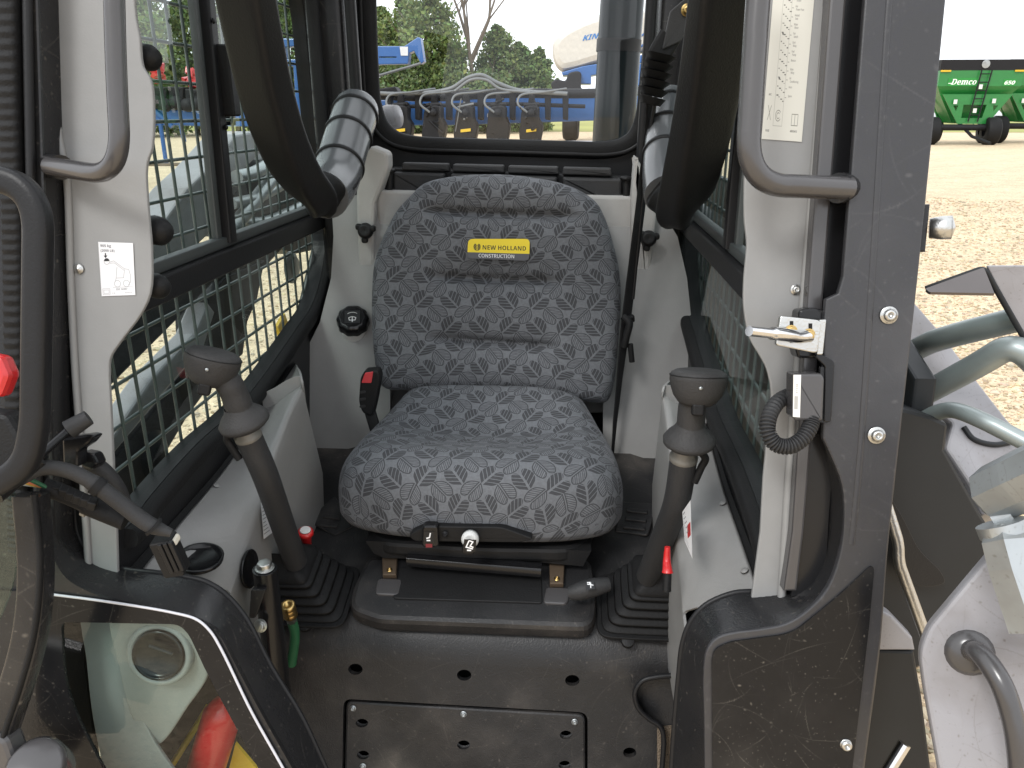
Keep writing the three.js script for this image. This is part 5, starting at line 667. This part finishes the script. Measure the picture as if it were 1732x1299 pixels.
// ================================================================ YARD
function groundTex() { const a = fbm(48, 4, 41), b = scat(1024, 9000, 1.2, 4.5, 5), c = scat(1024, 9000, 1.0, 3.6, 8), e = fbm(6, 4, 2); return grey(1024, (u, v) => { const m = 0.60 + 0.20 * a(u, v) + 0.12 * e(u, v) + 0.30 * b(u, v) - 0.30 * c(u, v); return [m * 1.10, m * 1.0, m * 0.85]; }, 1 / 2.2); }
const tGround = groundTex();
{ const n = 90, S = 420, g = new THREE.PlaneGeometry(S, S, n, n); g.rotateX(-Math.PI / 2); const p = g.attributes.position, col = new Float32Array(p.count * 3), w = vnoise(64, 5), w2 = vnoise(24, 9); for (let i = 0; i < p.count; i++) { const u = p.getX(i) / S + 0.5, v = p.getZ(i) / S + 0.5, k = 0.84 + 0.22 * w(u, v) + 0.10 * w2(u, v); col.set([k, k * (0.97 + 0.04 * w2(u, v)), k * 0.98], i * 3); } g.setAttribute('color', new THREE.BufferAttribute(col, 3)); const uv = g.attributes.uv; for (let i = 0; i < p.count; i++) uv.setXY(i, p.getX(i), p.getZ(i));
  struct('ground', g, mat([0.95, 0.93, 0.90], 0.95, { map: tGround, vertexColors: true, bump: tGround, bs: 0.02 })); }
{ const g = new THREE.PlaneGeometry(420, 130, 60, 20); g.rotateX(-Math.PI / 2); g.translate(0, 0.012, -128); const p = g.attributes.position; const uv = g.attributes.uv, w = vnoise(64, 15); const col = new Float32Array(p.count * 3); for (let i = 0; i < p.count; i++) { uv.setXY(i, p.getX(i), p.getZ(i)); const k = 0.75 + 0.5 * w(p.getX(i) / 420 + 0.5, p.getZ(i) / 420 + 0.5); col.set([k * 1.05, k, k * 0.8], i * 3); if (i < 0) p.setY(i, 0); } g.setAttribute('color', new THREE.BufferAttribute(col, 3));
  struct('grass_field', g, mat([0.34, 0.36, 0.13], 1, { map: T.soft, vertexColors: true })); }
{ // loose stones on the yard close to the machine
  const g = new THREE.IcosahedronGeometry(1, 0); const p = g.attributes.position; for (let i = 0; i < p.count; i++) p.setXYZ(i, p.getX(i) * 1.2, p.getY(i) * 0.6, p.getZ(i)); g.computeVertexNormals();
  const N = 42000, im = new THREE.InstancedMesh(g, mat([0.42, 0.36, 0.28], 0.9, { map: null }), N), m4 = new THREE.Matrix4(), q = new THREE.Quaternion(), c = new THREE.Color(); im.name = 'gravel';
  for (let i = 0; i < N; i++) { const d = 1.5 + 15 * Math.pow(rnd(), 1.5), left = rnd() < 0.35, a = left ? rr(-1.25, -0.35) : rr(0.38, 0.95), x = Math.sin(a) * d, z = -Math.cos(a) * d, s = rr(0.005, 0.013) * (rnd() < 0.06 ? 1.7 : 1) * (1 + d * 0.03); q.setFromEuler(new THREE.Euler(rr(-0.4, 0.4), rr(0, 6.28), rr(-0.4, 0.4))); const inside = x > -0.9 && x < 0.6 && z > -3.2; m4.compose(V(inside ? x + 3 : x, s * 0.25, z), q, V(s, s, s)); im.setMatrixAt(i, m4); const k = rr(0.75, 1.45), w = rr(0.86, 1.05); c.setRGB(k, k * w, k * w * rr(0.78, 0.98)); im.setColorAt(i, c); }
  im.userData = { kind: 'stuff', label: 'loose tan gravel scattered over the yard', category: 'gravel' }; im.receiveShadow = true; scene.add(im); }
// ---- trees
const barkM = mat([0.16, 0.13, 0.10], 0.9), leafM = new THREE.MeshPhysicalMaterial({ vertexColors: true, roughness: 0.85, transmission: 0.35, thickness: 0, side: THREE.DoubleSide });
function tree(label, x, z, h, w, { tone = [0.105, 0.155, 0.05], leaves = 8000, group = 'trees beyond the yard', low = 0.05, lobes = 26, size = 0.19 } = {}) {
  const g = thing('tree', label, 'tree', group), tr = [];
  const lean = rr(-0.03, 0.03) * h; tr.push(sweep([V(x, 0, z), V(x + lean * 0.3, h * 0.35, z), V(x + lean, h * 0.85, z)], t => circ(h * 0.022 * (1 - 0.8 * t), 7)));
  for (let k = 0; k < 7; k++) { const a = rr(0, 6.28), y = h * rr(0.2, 0.7), l = w * rr(0.25, 0.45); tr.push(sweep([V(x + lean * 0.5, y, z), V(x + Math.cos(a) * l * 0.5, y + l * 0.35, z + Math.sin(a) * l * 0.5), V(x + Math.cos(a) * l, y + l * 0.9, z + Math.sin(a) * l)], t => circ(h * 0.009 * (1 - 0.8 * t), 5))); }
  part(g, 'trunk', tr, barkM);
  const L = []; for (let k = 0; k < lobes; k++) { const t = (k + 0.5) / lobes, y = h * (low + (0.95 - low) * Math.pow(t, 0.9)), R = w * 0.5 * Math.pow(Math.sin(Math.PI * (0.22 + 0.76 * Math.pow(t, 0.9))), 0.8) * rr(0.75, 1.2), rad = R * rr(0.28, 0.55) + 0.2, a = k * 2.4 + rr(-0.6, 0.6), o = Math.max(0, R - rad * 0.7) * rr(0.5, 1.15); L.push([x + lean * t + Math.cos(a) * o, y, z + Math.sin(a) * o, rad, rad * rr(0.6, 0.9)]); }
  const pos = [], col = []; for (let i = 0; i < leaves; i++) { const b = L[(rnd() * L.length) | 0], th = rr(0, 6.28), cz = rr(-1, 1), sn = Math.sqrt(1 - cz * cz), q = Math.pow(rnd(), 0.45) * rr(0.7, 1.25), px = b[0] + Math.cos(th) * sn * b[3] * q, py = b[1] + cz * b[4] * q, pz = b[2] + Math.sin(th) * sn * b[3] * q; if (py < 0.1) continue;
    const u = V(rr(-1, 1), rr(-1, 1), rr(-1, 1)).normalize(), v = V(rr(-1, 1), rr(-1, 1), rr(-1, 1)).cross(u).normalize(), s = size * rr(0.5, 1.15), k = rr(0.6, 1.5), y = rr(0.8, 1.3); const A = [px + u.x * s, py + u.y * s, pz + u.z * s], B = [px + v.x * s * 0.6, py + v.y * s * 0.6, pz + v.z * s * 0.6], C2 = [px - u.x * s, py - u.y * s, pz - u.z * s], D = [px - v.x * s * 0.6, py - v.y * s * 0.6, pz - v.z * s * 0.6]; pos.push(...A, ...B, ...C2, ...A, ...C2, ...D); for (let e = 0; e < 6; e++) col.push(tone[0] * k * y * 1.3, tone[1] * k * 1.3, tone[2] * k * 1.2); }
  const c = new THREE.BufferGeometry(); c.setAttribute('position', new THREE.Float32BufferAttribute(pos, 3)); c.setAttribute('color', new THREE.Float32BufferAttribute(col, 3)); c.computeVertexNormals(); part(g, 'crown', c, leafM); return g;
}
const gx = (px, z) => FZ(z)(px, 190).x;
for (const [px, z, top, wpx, o, lab] of [[600, -70, -10, 120, {}, 'leafy green tree behind the raised blue wing'], [648, -66, 2, 80, { tone: [0.11, 0.16, 0.05] }, 'light green tree next to the raised blue wing'], [690, -62, -12, 140, { tone: [0.105, 0.155, 0.045] }, 'wide leafy tree left of the bare tree'], [722, -60, -30, 150, { tone: [0.105, 0.155, 0.045], leaves: 9000 }, 'tall full green tree beside the bare tree'], [766, -64, 60, 70, {}, 'short dark green tree below the bare tree'], [846, -63, 34, 72, { tone: [0.09, 0.14, 0.04] }, 'pointed green tree right of the bare tree'], [880, -66, 66, 76, { tone: [0.095, 0.15, 0.045] }, 'broad green tree close to the pale tank'], [912, -64, 78, 56, { tone: [0.085, 0.14, 0.04] }, 'low rounded tree beside the pale tank'], [690, -58, 110, 120, { tone: [0.08, 0.125, 0.04], low: 0 }, 'dark bushy tree low behind the planter bar'], [820, -58, 118, 130, { tone: [0.08, 0.125, 0.04], low: 0 }, 'dark spreading bush behind the planter hoses'],
  [250, -48, -60, 150, { leaves: 8000 }, 'green tree seen through the front mesh window'], [330, -52, -20, 130, {}, 'darker tree behind the red planter boxes'], [400, -54, -20, 120, { tone: [0.1, 0.15, 0.045] }, 'pale green tree beside the window mullion'], [500, -56, -30, 110, { tone: [0.1, 0.155, 0.045] }, 'green tree behind the restraint arm'], [180, -50, -40, 140, {}, 'green tree hidden partly by the left pillar']]) {
  const b = FZ(z)(px, 190), t = FZ(z)(px, top), e = FZ(z)(px + wpx * 1.25, 190); tree(lab, b.x, z, Math.max(2.5, t.y), e.x - b.x, o); }
{ const g = thing('bare_tree', 'bare leafless tree with thin pale branches among the green trees', 'tree'); const z = -61, b = [], f = FZ(z);
  const twig = (p, d, l, r, k) => { const e = p.clone().addScaledVector(d, l), m = p.clone().addScaledVector(d, l * 0.5).add(V(rr(-0.1, 0.1) * l, 0, rr(-0.1, 0.1) * l)); b.push(sweep([p, m, e], t => circ(r * (1 - 0.55 * t), 5), { caps: false })); if (k > 0) for (let i = 0; i < 3; i++) twig(m.clone().lerp(e, i / 2.2), d.clone().add(V(rr(-0.55, 0.55), rr(-0.05, 0.35), rr(-0.55, 0.55))).normalize(), l * rr(0.5, 0.75), r * 0.5, k - 1); };
  const p0 = f(800, 190); p0.y = 0; b.push(sweep([p0, f(798, 120), f(790, 60)], t => circ(0.2 - 0.08 * t, 7), { caps: false })); for (const [a, c, l] of [[[795, 110], [-0.15, 1, 0], 5], [[797, 100], [0.45, 1, 0.1], 5.5], [[792, 80], [0.05, 1, 0.2], 5], [[798, 105], [0.25, 1, -0.2], 6], [[791, 70], [-0.35, 1, 0], 4]]) twig(f(...a), V(...c).normalize(), l, 0.13, 3); part(g, 'branches', b, barkM); }
// ---- planter seen through the rear window
const blue = mat([0.022, 0.115, 0.36], 0.4, { cc: 0.3 }), dk = mat([0.014, 0.014, 0.016], 0.55, { specularIntensity: 0.5 }), hose = mat([0.15, 0.16, 0.165], 0.45);
{ const z = -22, f = FZ(z), g = thing('seed_planter', 'blue row crop planter frame with black row units behind the rear window', 'planter');
  part(g, 'main_beam', plate(onto([[560, 168], [700, 170], [760, 166], [1010, 160], [1130, 156], [1130, 206], [1010, 204], [760, 212], [560, 212]], f), 0.6, { bev: 0.03 }), blue);
  part(g, 'toolbar', [rod(linePx([[610, 158], [720, 164], [850, 158], [1000, 158], [1120, 152]], FZ(z + 0.5), 20), 0.12), rod(linePx([[640, 182], [760, 178], [860, 176], [990, 180]], FZ(z + 0.8), 20), 0.05)], dk);
  part(g, 'wing_frame', plate(onto([[600, 78], [684, 78], [706, 63], [711, 64], [717, 104], [712, 108], [700, 86], [692, 90], [690, 108], [600, 110]], f), 0.35, { bev: 0.02, holes: [onto([[640, 94], [672, 94], [672, 99], [640, 99]], f)] }), blue);
  part(g, 'wing_decal', quad(FZ(z + 0.02)(676, 79), FZ(z + 0.02)(690, 79), FZ(z + 0.02)(690, 94), FZ(z + 0.02)(678, 94)), mat([0.7, 0.72, 0.75], 0.5));
  part(g, 'wing_brace', rod([f(640, 128), f(712, 107)], 0.035), hose);
  part(g, 'frame_decal', quad(FZ(z + 0.05)(824, 192), FZ(z + 0.05)(838, 192), FZ(z + 0.05)(838, 198), FZ(z + 0.05)(824, 198)), mat([0.7, 0.72, 0.75], 0.5));
  const nearF = FZ(z + 1.4);
  for (const [x, s, lab] of [[676, 1, 1], [733, 0.95, 0], [787, 0.95, 1], [842, 0.95, 0], [898, 1.05, 1]]) {
    const u = part(g, 'row_unit', [plate(loopPx([[x - 13, 182], [x + 12, 180], [x + 14, 200], [x + 20, 212], [x + 18, 232], [x + 12, 250], [x - 14, 250], [x - 20, 228], [x - 18, 210]], nearF, 40), 0.45, { bev: 0.04 }), plate(onto([[x - 3, 160], [x + 5, 160], [x + 8, 184], [x - 6, 184]], FZ(z + 1.2)), 0.25, { bev: 0.02 }), rod([FZ(z + 1.3)(x - 12, 178), FZ(z + 1.3)(x + 14, 176)], 0.05)], dk);
    if (lab) part(u, 'unit_label', quad(FZ(z + 1.43)(x - 8, 219), FZ(z + 1.43)(x + 9, 217), FZ(z + 1.43)(x + 9, 222), FZ(z + 1.43)(x - 8, 224)), M.yellow);
    part(u, 'seed_meter', lathe([[0, 0.04], [0.07, 0.03], [0.09, 0], [0.07, -0.05]], FZ(z + 1.5)(x, 190), V(0.2, 0.1, 1), 16), dk);
    part(u, 'hose', rod(spline([FZ(z + 1.5)(x - 6, 190), FZ(z + 1.5)(x - 22, 176), FZ(z + 1.4)(x - 18, 162), FZ(z + 1.2)(x + 20, 156), FZ(z + 0.8)(x + 60, 150)], 30), 0.028), hose);
    part(u, 'linkage', Array.from({ length: 9 }, () => rod([FZ(z + rr(1.0, 1.6))(x + rr(-20, 20), rr(166, 230)), FZ(z + rr(1.0, 1.6))(x + rr(-18, 18), rr(172, 238))], rr(0.015, 0.035), { n: 5 })), rnd() < 0.5 ? dk : hose);
    part(u, 'press_wheel', lathe([[0.05, 0.10], [0.22, 0.09], [0.26, 0.04], [0.26, -0.04], [0.22, -0.09], [0.05, -0.10]], FZ(z + 1.7)(x + 8, 252), V(1, 0, 0.2), 22), M.rubber);
  }
  part(g, 'seed_hose', [rod(spline([f(640, 158), f(690, 160), f(770, 152), f(800, 134), f(822, 130), f(846, 142), f(880, 154), f(960, 160)].map(p => p.setZ(z + 1)), 50), 0.05), rod(spline([f(780, 156), f(806, 138), f(830, 138), f(852, 152), f(900, 158)].map(p => p.setZ(z + 1.2)), 40), 0.035)], hose);
  for (const x of [656, 706, 758, 812, 866, 926, 956]) part(g, 'bracket', plate(onto([[x - 5, 156, 2], [x + 6, 156, 2], [x + 5, 204, 2], [x - 4, 202, 2]], FZ(z + 0.9)), 0.3, { bev: 0.02 }), dk);
  part(g, 'drive_box', [plate(onto([[640, 150, 4], [668, 146, 4], [676, 160, 3], [650, 168, 4]], FZ(z + 0.6)), 0.5, { bev: 0.03 })], dk);
}
{ const z = -44, f = FZ(z), g = thing('seed_cart', 'pale seed tank on a blue wheeled frame beside the exhaust stack', 'seed cart');
  const tk = loopPx([[934, 88], [936, 70], [948, 54], [975, 38], [1005, 26], [1060, 18], [1120, 22], [1140, 40], [1138, 66], [1110, 80], [1060, 92], [1005, 106], [970, 116], [950, 118], [938, 106]], f, 60);
  const tank = part(g, 'tank', plate(tk, 3.0, { bev: 0.35 }), mat([0.62, 0.60, 0.55], 0.5));
  const t = canvas(256, 64, (x, w, h) => { x.clearRect(0, 0, w, h); x.fillStyle = '#1d6fb8'; x.font = 'italic bold 58px sans-serif'; x.fillText('KINZE', 6, 54); }); part(tank, 'tank_lettering', quad(FZ(z + 0.03)(984, 58), FZ(z + 0.03)(1050, 46), FZ(z + 0.03)(1048, 60), FZ(z + 0.03)(982, 72)), Object.assign(print(t), { transparent: true }));
  part(g, 'frame', [plate(onto([[950, 122], [985, 112], [1070, 98], [1110, 84], [1112, 96], [1060, 116], [1000, 128], [1000, 142], [982, 142], [980, 126], [952, 128]], f), 2.0, { bev: 0.05 }), plate(onto([[1074, 110], [1104, 104], [1104, 205], [1076, 205]], FZ(z + 1)), 0.6), plate(onto([[930, 176], [1060, 172], [1060, 196], [930, 200]], f), 1.2, { bev: 0.05 })], blue);
  part(g, 'blower', [plate(loopPx([[932, 142], [940, 134], [956, 136], [962, 124], [982, 122], [984, 150], [1000, 150], [1010, 170], [990, 176], [960, 172], [940, 160]], FZ(z + 0.5), 50), 0.8, { bev: 0.08 })], dk);
  for (const x of [971, 1040]) part(g, 'wheel', [lathe([[0.2, 0.42], [0.72, 0.40], [0.82, 0.25], [0.82, -0.25], [0.72, -0.40], [0.2, -0.42]], FZ(z)(x, 0).setY(0.82), V(1, 0, 0.1), 28)], M.rubber);
  part(g, 'rail', [rod([f(1078, 66), f(1112, 40)], 0.05), rod([f(1080, 82), f(1112, 58)], 0.05)], blue); }
// ---- planter with red boxes seen through the left mesh
{ const z = -17, f = FZ(z), g = thing('seed_planter', 'blue planter with red hoppers and black boxes outside the left mesh window', 'planter');
  for (const [x, y, w, h2] of [[258, 108, 20, 36], [314, 114, 22, 36], [216, 104, 18, 36]]) part(g, 'red_hopper', Array.from({ length: 16 }, () => rbox(FZ(z + rr(-0.3, 0.3))(x + rr(2, w - 2), y + rr(3, h2 - 4)), rr(0.06, 0.16), rr(0.06, 0.18), rr(0.06, 0.2), 0.01, [rr(-0.5, 0.5), rr(-0.6, 0.6), rr(-0.5, 0.5)])), M.red);
  for (const [x, y] of [[256, 146], [284, 146], [312, 150], [226, 144]]) part(g, 'seed_box', plate(onto([[x, y, 2], [x + 26, y + 1, 2], [x + 25, y + 24, 3], [x + 2, y + 23, 3]], FZ(z + 0.3)), 0.5, { bev: 0.03 }), dk);
  part(g, 'drive_parts', [rod([f(230, 176), f(350, 182)], 0.08), ...[[262, 172], [280, 178], [298, 174], [318, 178], [334, 176]].map(([x, y]) => lathe([[0, 0.1], [0.12, 0.1], [0.14, 0], [0, -0.1]], FZ(z + 0.5)(x, y), V(0.2, 0.2, 1), 12))], dk);
  part(g, 'frame_beam', plate(onto([[200, 186], [300, 186], [350, 192], [350, 214], [290, 212], [200, 214]], f), 0.5, { bev: 0.03 }), blue);
  for (const [a, b] of [[[262, 205], [250, 272]], [[270, 200], [281, 276]], [[304, 205], [312, 240]]]) part(g, 'stand_leg', rod([f(...a), f(...b)], 0.045), blue);
  part(g, 'brace', rod([f(255, 180), f(292, 214)], 0.06), blue);
  part(g, 'ground_skid', rbox(FZ(z)(285, 278), 0.9, 0.06, 0.3, 0.02), M.dirt); }
{ const z = -24, f = FZ(z), g = thing('folded_planter_wing', 'folded blue planter wing behind the window mullion and restraint arm', 'planter wing');
  part(g, 'wing_beam', plate(onto([[362, 160], [420, 156], [440, 186], [440, 214], [366, 214]], f), 0.5, { bev: 0.03 }), blue);
  part(g, 'upper_frame', plate(onto([[462, 64], [512, 66], [516, 76], [480, 80], [480, 100], [516, 100], [516, 112], [462, 112]], f), 0.4, { bev: 0.03 }), blue);
  part(g, 'mast', plate(onto([[376, 80], [396, 80], [400, 214], [372, 214]], f), 0.4, { bev: 0.02 }), mat([0.30, 0.40, 0.55], 0.5));
  part(g, 'support', [rod([f(470, 110), f(480, 190)], 0.07), rod([f(500, 110), f(508, 230)], 0.07), rod([f(372, 212), f(372, 240)], 0.06)], blue); }
// ---- grain carts on the right
function grainCart(label, px, z, sc, lettering) {
  const g = thing('grain_cart', label, 'grain cart', 'green grain carts in the yard'), o = FZ(z)(px, 189), k = z / -39.7 * 0.0325 * sc;   // metres per photo pixel at that distance
  const gy = y => (246 - y) * k, P = (dx, y, d) => V(o.x + dx * k, gy(y), z + d), gm = mat([0.012, 0.20, 0.035], 0.42, { cc: 0.4, ccr: 0.2 });
  const ring = (w, y, d0, d1, c = 0) => [P(c - w, y, d0), P(c + w, y, d0), P(c + w, y, d1), P(c - w, y, d1)], shell = l => { const r = l.map(q => [...q, q[0]]); const s = sheetRows(r).toNonIndexed(); s.computeVertexNormals(); return fin(s); };
  const hop = part(g, 'hopper', [shell([ring(57, 145, 0, -2.6), ring(57, 166, 0, -2.6), ring(50, 176, -0.2, -2.4), ring(21, 216, -0.55, -1.5), ring(10, 217, -0.7, -1.3)])], gm);
  part(g, 'rim_extension', shell([ring(57.5, 131, 0.02, -2.6), ring(57.5, 145, 0.02, -2.62)]), dk);
  part(hop, 'apron', plate([P(-48, 177, 0.02), P(48, 177, 0.02), P(21, 217, 0.02), P(-21, 217, 0.02)], 0.05, { holes: [[P(-17, 191, 0.02), P(15, 191, 0.02), P(12, 209, 0.02), P(-17, 209, 0.02)], [P(-31, 192, 0.02), P(-24, 192, 0.02), P(-26, 200, 0.02)], [P(24, 192, 0.02), P(31, 192, 0.02), P(26, 200, 0.02)]] }), gm);
  const ld = part(g, 'ladder', [rod([P(-2, 144, 0.12), P(-8, 214, 0.12)], 0.03, { n: 6 }), rod([P(12, 144, 0.12), P(5, 214, 0.12)], 0.03, { n: 6 })], dk); for (let i = 0; i < 6; i++) part(ld, 'rung', rod([P(-2 - i * 1, 150 + i * 11, 0.12), P(12 - i * 1.1, 150 + i * 11, 0.12)], 0.025, { n: 6 }), dk);
  part(g, 'reflector', lathe([[0, 0.02], [0.18, 0.02], [0.18, 0]], P(3, 137, 0.04), V(0, 0, 1), 20), M.galv);
  for (const x of [-50, 51]) part(g, 'marker', rbox(P(x, 146, 0.05), 14 * k, 2.4 * k, 0.05, 0.01), M.yellow);
  for (const [x, y] of [[-33, 184], [-2, 164], [-4, 196], [20, 183]]) part(hop, 'sticker', quad(P(x, y, 0.13), P(x + 5, y, 0.13), P(x + 5, y + 6, 0.13), P(x, y + 6, 0.13)), M.white);
  if (lettering) { const t = canvas(256, 64, (x, w, h) => { x.fillStyle = '#1f8133'; x.fillRect(0, 0, w, h); x.fillStyle = '#f4f6f2'; x.font = 'italic bold 60px serif'; x.fillText('Demco', 24, 52); x.fillRect(4, 40, 30, 5); }), t2 = canvas(96, 64, (x, w, h) => { x.fillStyle = '#1f8133'; x.fillRect(0, 0, w, h); x.fillStyle = '#f4f6f2'; x.font = 'italic bold 50px sans-serif'; x.fillText('650', 4, 50); });
    part(hop, 'lettering', quad(P(-44, 155, 0.012), P(-1, 155, 0.012), P(-1, 166, 0.012), P(-44, 166, 0.012)), print(t)); part(hop, 'number', quad(P(32, 157, 0.012), P(49, 157, 0.012), P(49, 166, 0.012), P(32, 166, 0.012)), print(t2)); }
  part(g, 'frame', [rod([P(-48, 222, 0), P(34, 222, 0)], 0.14), rod([P(-40, 223, -2.6), P(40, 223, -2.6)], 0.14), rod([P(-10, 216, -0.6), P(-4, 234, 0.5), P(6, 242, 1.6)], 0.07)], dk);
  for (const s of [-1, 1]) for (let i = 0; i < 3; i++) part(g, 'side_strut', rod([P(s * (50 - i * 9), 176, -1.2 - i * 0.4), P(s * (30 - i * 5), 218, -1.2 - i * 0.4)], 0.035, { n: 6 }), gm);
  for (const [dx, d] of [[-56, 0], [28, 0], [-24, -2.2], [52, -2.0]]) { const c = P(dx, 226, d); c.y = 0.62 * sc * z / -39.7; const w = part(g, 'wheel', lathe([[0.25, 0.30], [0.55, 0.30], [0.62, 0.22], [0.62, -0.22], [0.55, -0.30], [0.25, -0.30]].map(p => [p[0] * sc * z / -39.7, p[1] * sc]), c, V(1, 0, 0.12), 26), M.rubber); }
}
grainCart('green grain cart with black rim and white lettering in the gravel yard', 1648, -39.7, 1, true);
grainCart('green grain cart partly hidden behind its lettered twin', 1762, -42, 0.98, false);

// ---------------------------------------------------------------- put every thing's origin at its base
for (const g of things) { g.updateMatrixWorld(true); const b = new THREE.Box3().setFromObject(g); if (b.isEmpty()) continue; const o = V((b.min.x + b.max.x) / 2, b.min.y, (b.min.z + b.max.z) / 2); g.position.copy(o); for (const c of g.children) c.position.sub(o); }
renderer.render(scene, camera);
